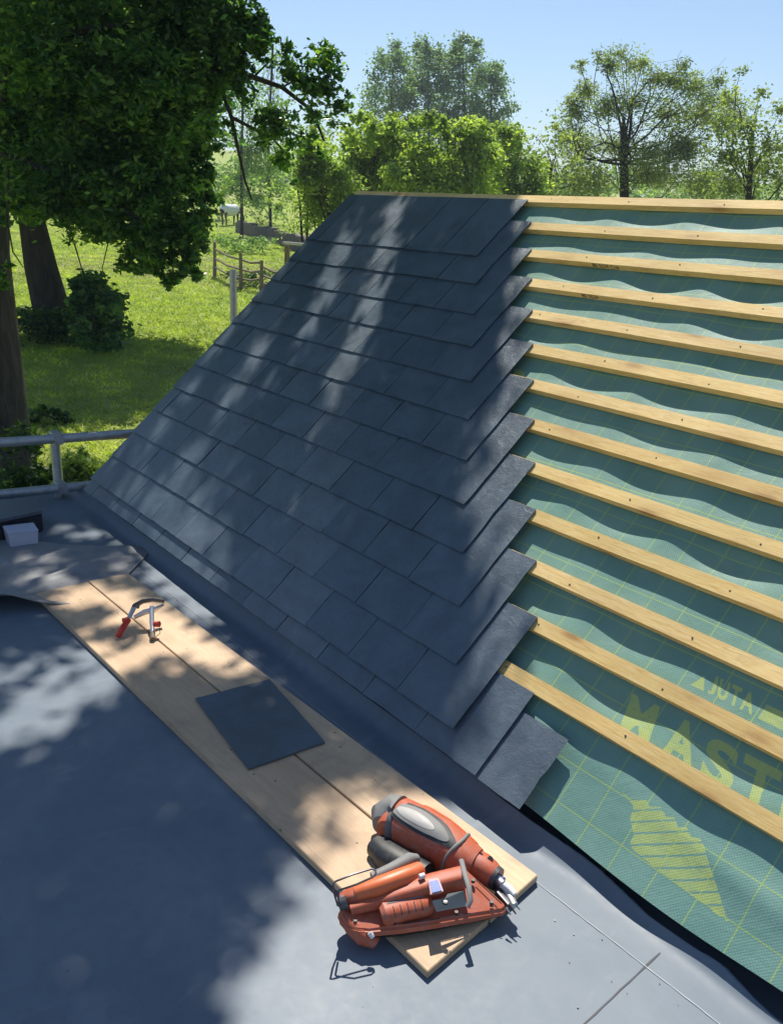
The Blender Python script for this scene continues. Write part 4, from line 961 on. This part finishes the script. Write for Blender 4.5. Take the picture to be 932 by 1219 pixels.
# ------------------------------------------------------------------ fences, wall, horse
def rustic():
    ps = [(255, 284, 36), (286, 301, 33), (311, 310, 32.5)]
    base = []
    t_ = thing('rustic_fence', onground(286, 36), 'low rustic fence of rough posts and bent rails crossing the lawn', 'fence')
    for x, y0, d in ps:
        g_ = onground(x, d); tp = far(x+.5, y0 if x < 270 else y0, d); 
        tp[2] = g_[2]+min(1.3, max(.7, tp[2]-g_[2]))
        mb = MB(); mb.tube([g_-np.array([0, 0, .2]), (g_+tp)/2+np.array([.02, 0, 0]), tp], [.085, .07, .06], 'oldwood', 8); mb.build('post', t_, smooth=True); base.append((g_, tp))
    g4 = onground(340, 32); base.append((g4, g4+np.array([0, 0, .9])))
    for h in (.82, .55, .3):
        mb = MB()
        for i in range(3):
            a = base[i][0]+(base[i][1]-base[i][0])*h; b = base[i+1][0]+(base[i+1][1]-base[i+1][0])*min(1, h+(.12 if i == 1 else 0)); m_ = (a+b)/2-np.array([0, 0, .07])
            mb.tube([a, m_, b], [.045, .04, .045], 'oldwood', 6)
        mb.build('rail', t_, smooth=True)
rustic()
bush(298, 33.6, 34, 7, 328, 700, 'shrub', .12, 'scrubby growth along the foot of the rustic fence', name='shrub', cat='shrub')
bush(283, 46, 36, 8, 288, 1000, 'birch', .16, 'patch of tall weeds between the rustic fence and the horse', name='weed_patch', cat='weeds')
mb = MB(); A = [onground(x, d) for x, d in ((284, 64), (300, 60), (325, 54), (350, 49), (380, 44), (420, 40))]
for i in range(len(A)-1):
    for k in range(6):
        a = A[i]+(A[i+1]-A[i])*k/6; b = A[i]+(A[i+1]-A[i])*(k+1)/6; dd = b-a; nn = np.array([-dd[1], dd[0], 0]); nn /= np.linalg.norm(nn)
        h = .75+RNG.uniform(-.08, .08); mb.box((a+b)/2+np.array([0, 0, h/2-.1]), dd/2*.99, nn*.2, (0, 0, h/2+.1), 'stone')
mb.build('field_wall', bevel=.04, label='low dark field wall running right from behind the horse', cat='wall')
def horse():
    b = onground(275, 70); f = np.array([.62, .78, 0]); f = _r*.42+np.array([_F[0], _F[1], 0])*.9; f /= np.linalg.norm(f); s = np.cross(f, [0, 0, 1]); U3 = np.array([0, 0, 1.])
    q = lambda x, y, z: b+f*x+s*y+U3*z
    t_ = thing('horse', b, 'dark horse in a white rug grazing the far field by the low wall', 'horse')
    mb = MB(); K = 1.0
    mb.tube([q(-.85, 0, 1.0), q(-.75, 0, 1.12), q(-.3, 0, 1.08), q(.3, 0, 1.08), q(.7, 0, 1.12), q(.95, 0, 1.15), q(1.25, 0, 1.02), q(1.5, 0, .78), q(1.62, 0, .55), q(1.72, 0, .35)], [(.12, .12), (.3, .27), (.31, .28), (.31, .28), (.3, .25), (.22, .16), (.16, .1), (.13, .09), (.12, .09), (.06, .06)], 'horse', 12)
    for x in (-.72, .68):
        for y in (-.17, .17):
            mb.tube([q(x, y, 1.0), q(x+(-.06 if x < 0 else .02), y, .62), q(x+(.03 if x < 0 else 0), y, .3), q(x, y, .0)], [.14, .085, .05, .06], 'horse', 8)
    for y in (-.05, .05): mb.tube([q(1.45, y, .88), q(1.42, y*1.6, 1.0)], [.03, .008], 'horse', 6)
    mb.build('body', t_, smooth=True)
    mb = MB(); mb.tube([q(-.96, 0, .98), q(-.80, 0, 1.10), q(-.3, 0, 1.07), q(.3, 0, 1.07), q(.72, 0, 1.10), q(.92, 0, 1.14)], [(.2, .2), (.40, .33), (.42, .34), (.42, .34), (.40, .30), (.27, .20)], 'rug', 14, caps=False); mb.build('rug', t_, smooth=True)
    mb = MB(); mb.tube([q(-.93, 0, 1.05), q(-1.03, 0, .8), q(-1.0, 0, .4)], [.05, .06, .02], 'horse', 7); mb.build('tail', t_)
horse()

# lawn tufts
def tufts():
    n = 130000; dist = 9+RNG.random(n)**.95*62; px = RNG.uniform(-20, 345, n); d = np.array([ray(p, 300) for p in (0, 466, 932)])
    D = _F[None]+((px-466)/FPX)[:, None]*_R[None]; D = D[:, :2]; D /= np.linalg.norm(D, axis=1)[:, None]
    X = D[:, 0]*dist; Y = D[:, 1]*dist; k = X < -6; X, Y = X[k], Y[k]; Z = gz(X, Y); m = len(X)
    h = RNG.uniform(.03, .08, m)*np.interp(np.hypot(X, Y), [0, 30, 70], [1, 1, .5]); a = RNG.uniform(0, 6.28, m); w_ = RNG.uniform(.008, .022, m)*np.interp(np.hypot(X, Y), [0, 20, 60], [.8, 1, 1.8]); lean = RNG.normal(size=(m, 2))*.06
    B = np.stack([X, Y, Z], 1); c = np.stack([np.cos(a), np.sin(a), np.zeros(m)], 1)*w_[:, None]; tp = B+np.stack([lean[:, 0], lean[:, 1], h], 1)
    V = np.stack([B-c, B+c, tp+c*.3, tp-c*.3], 1); leaf_mesh('grass', V, 'blade', None, label='sunny lawn grass growing under and around the oaks', cat='grass', kind='stuff')
tufts()

# ------------------------------------------------------------------ air
hm = bpy.data.materials.new('air'); hm.use_nodes = True; ht = hm.node_tree; ht.nodes.remove(ht.nodes['Principled BSDF'])
pv = ht.nodes.new('ShaderNodeVolumePrincipled'); pv.inputs['Density'].default_value = .0010; pv.inputs['Color'].default_value = (.80, .88, 1, 1)
ht.links.new(pv.outputs[0], ht.nodes['Material Output'].inputs['Volume'])
mb = MB(); M['air'] = hm; mb.box((0, 0, 6), (3900, 0, 0), (0, 3900, 0), (0, 0, 24), 'air'); mb.build('haze', kind='stuff', label='thin pale summer haze', cat='haze')
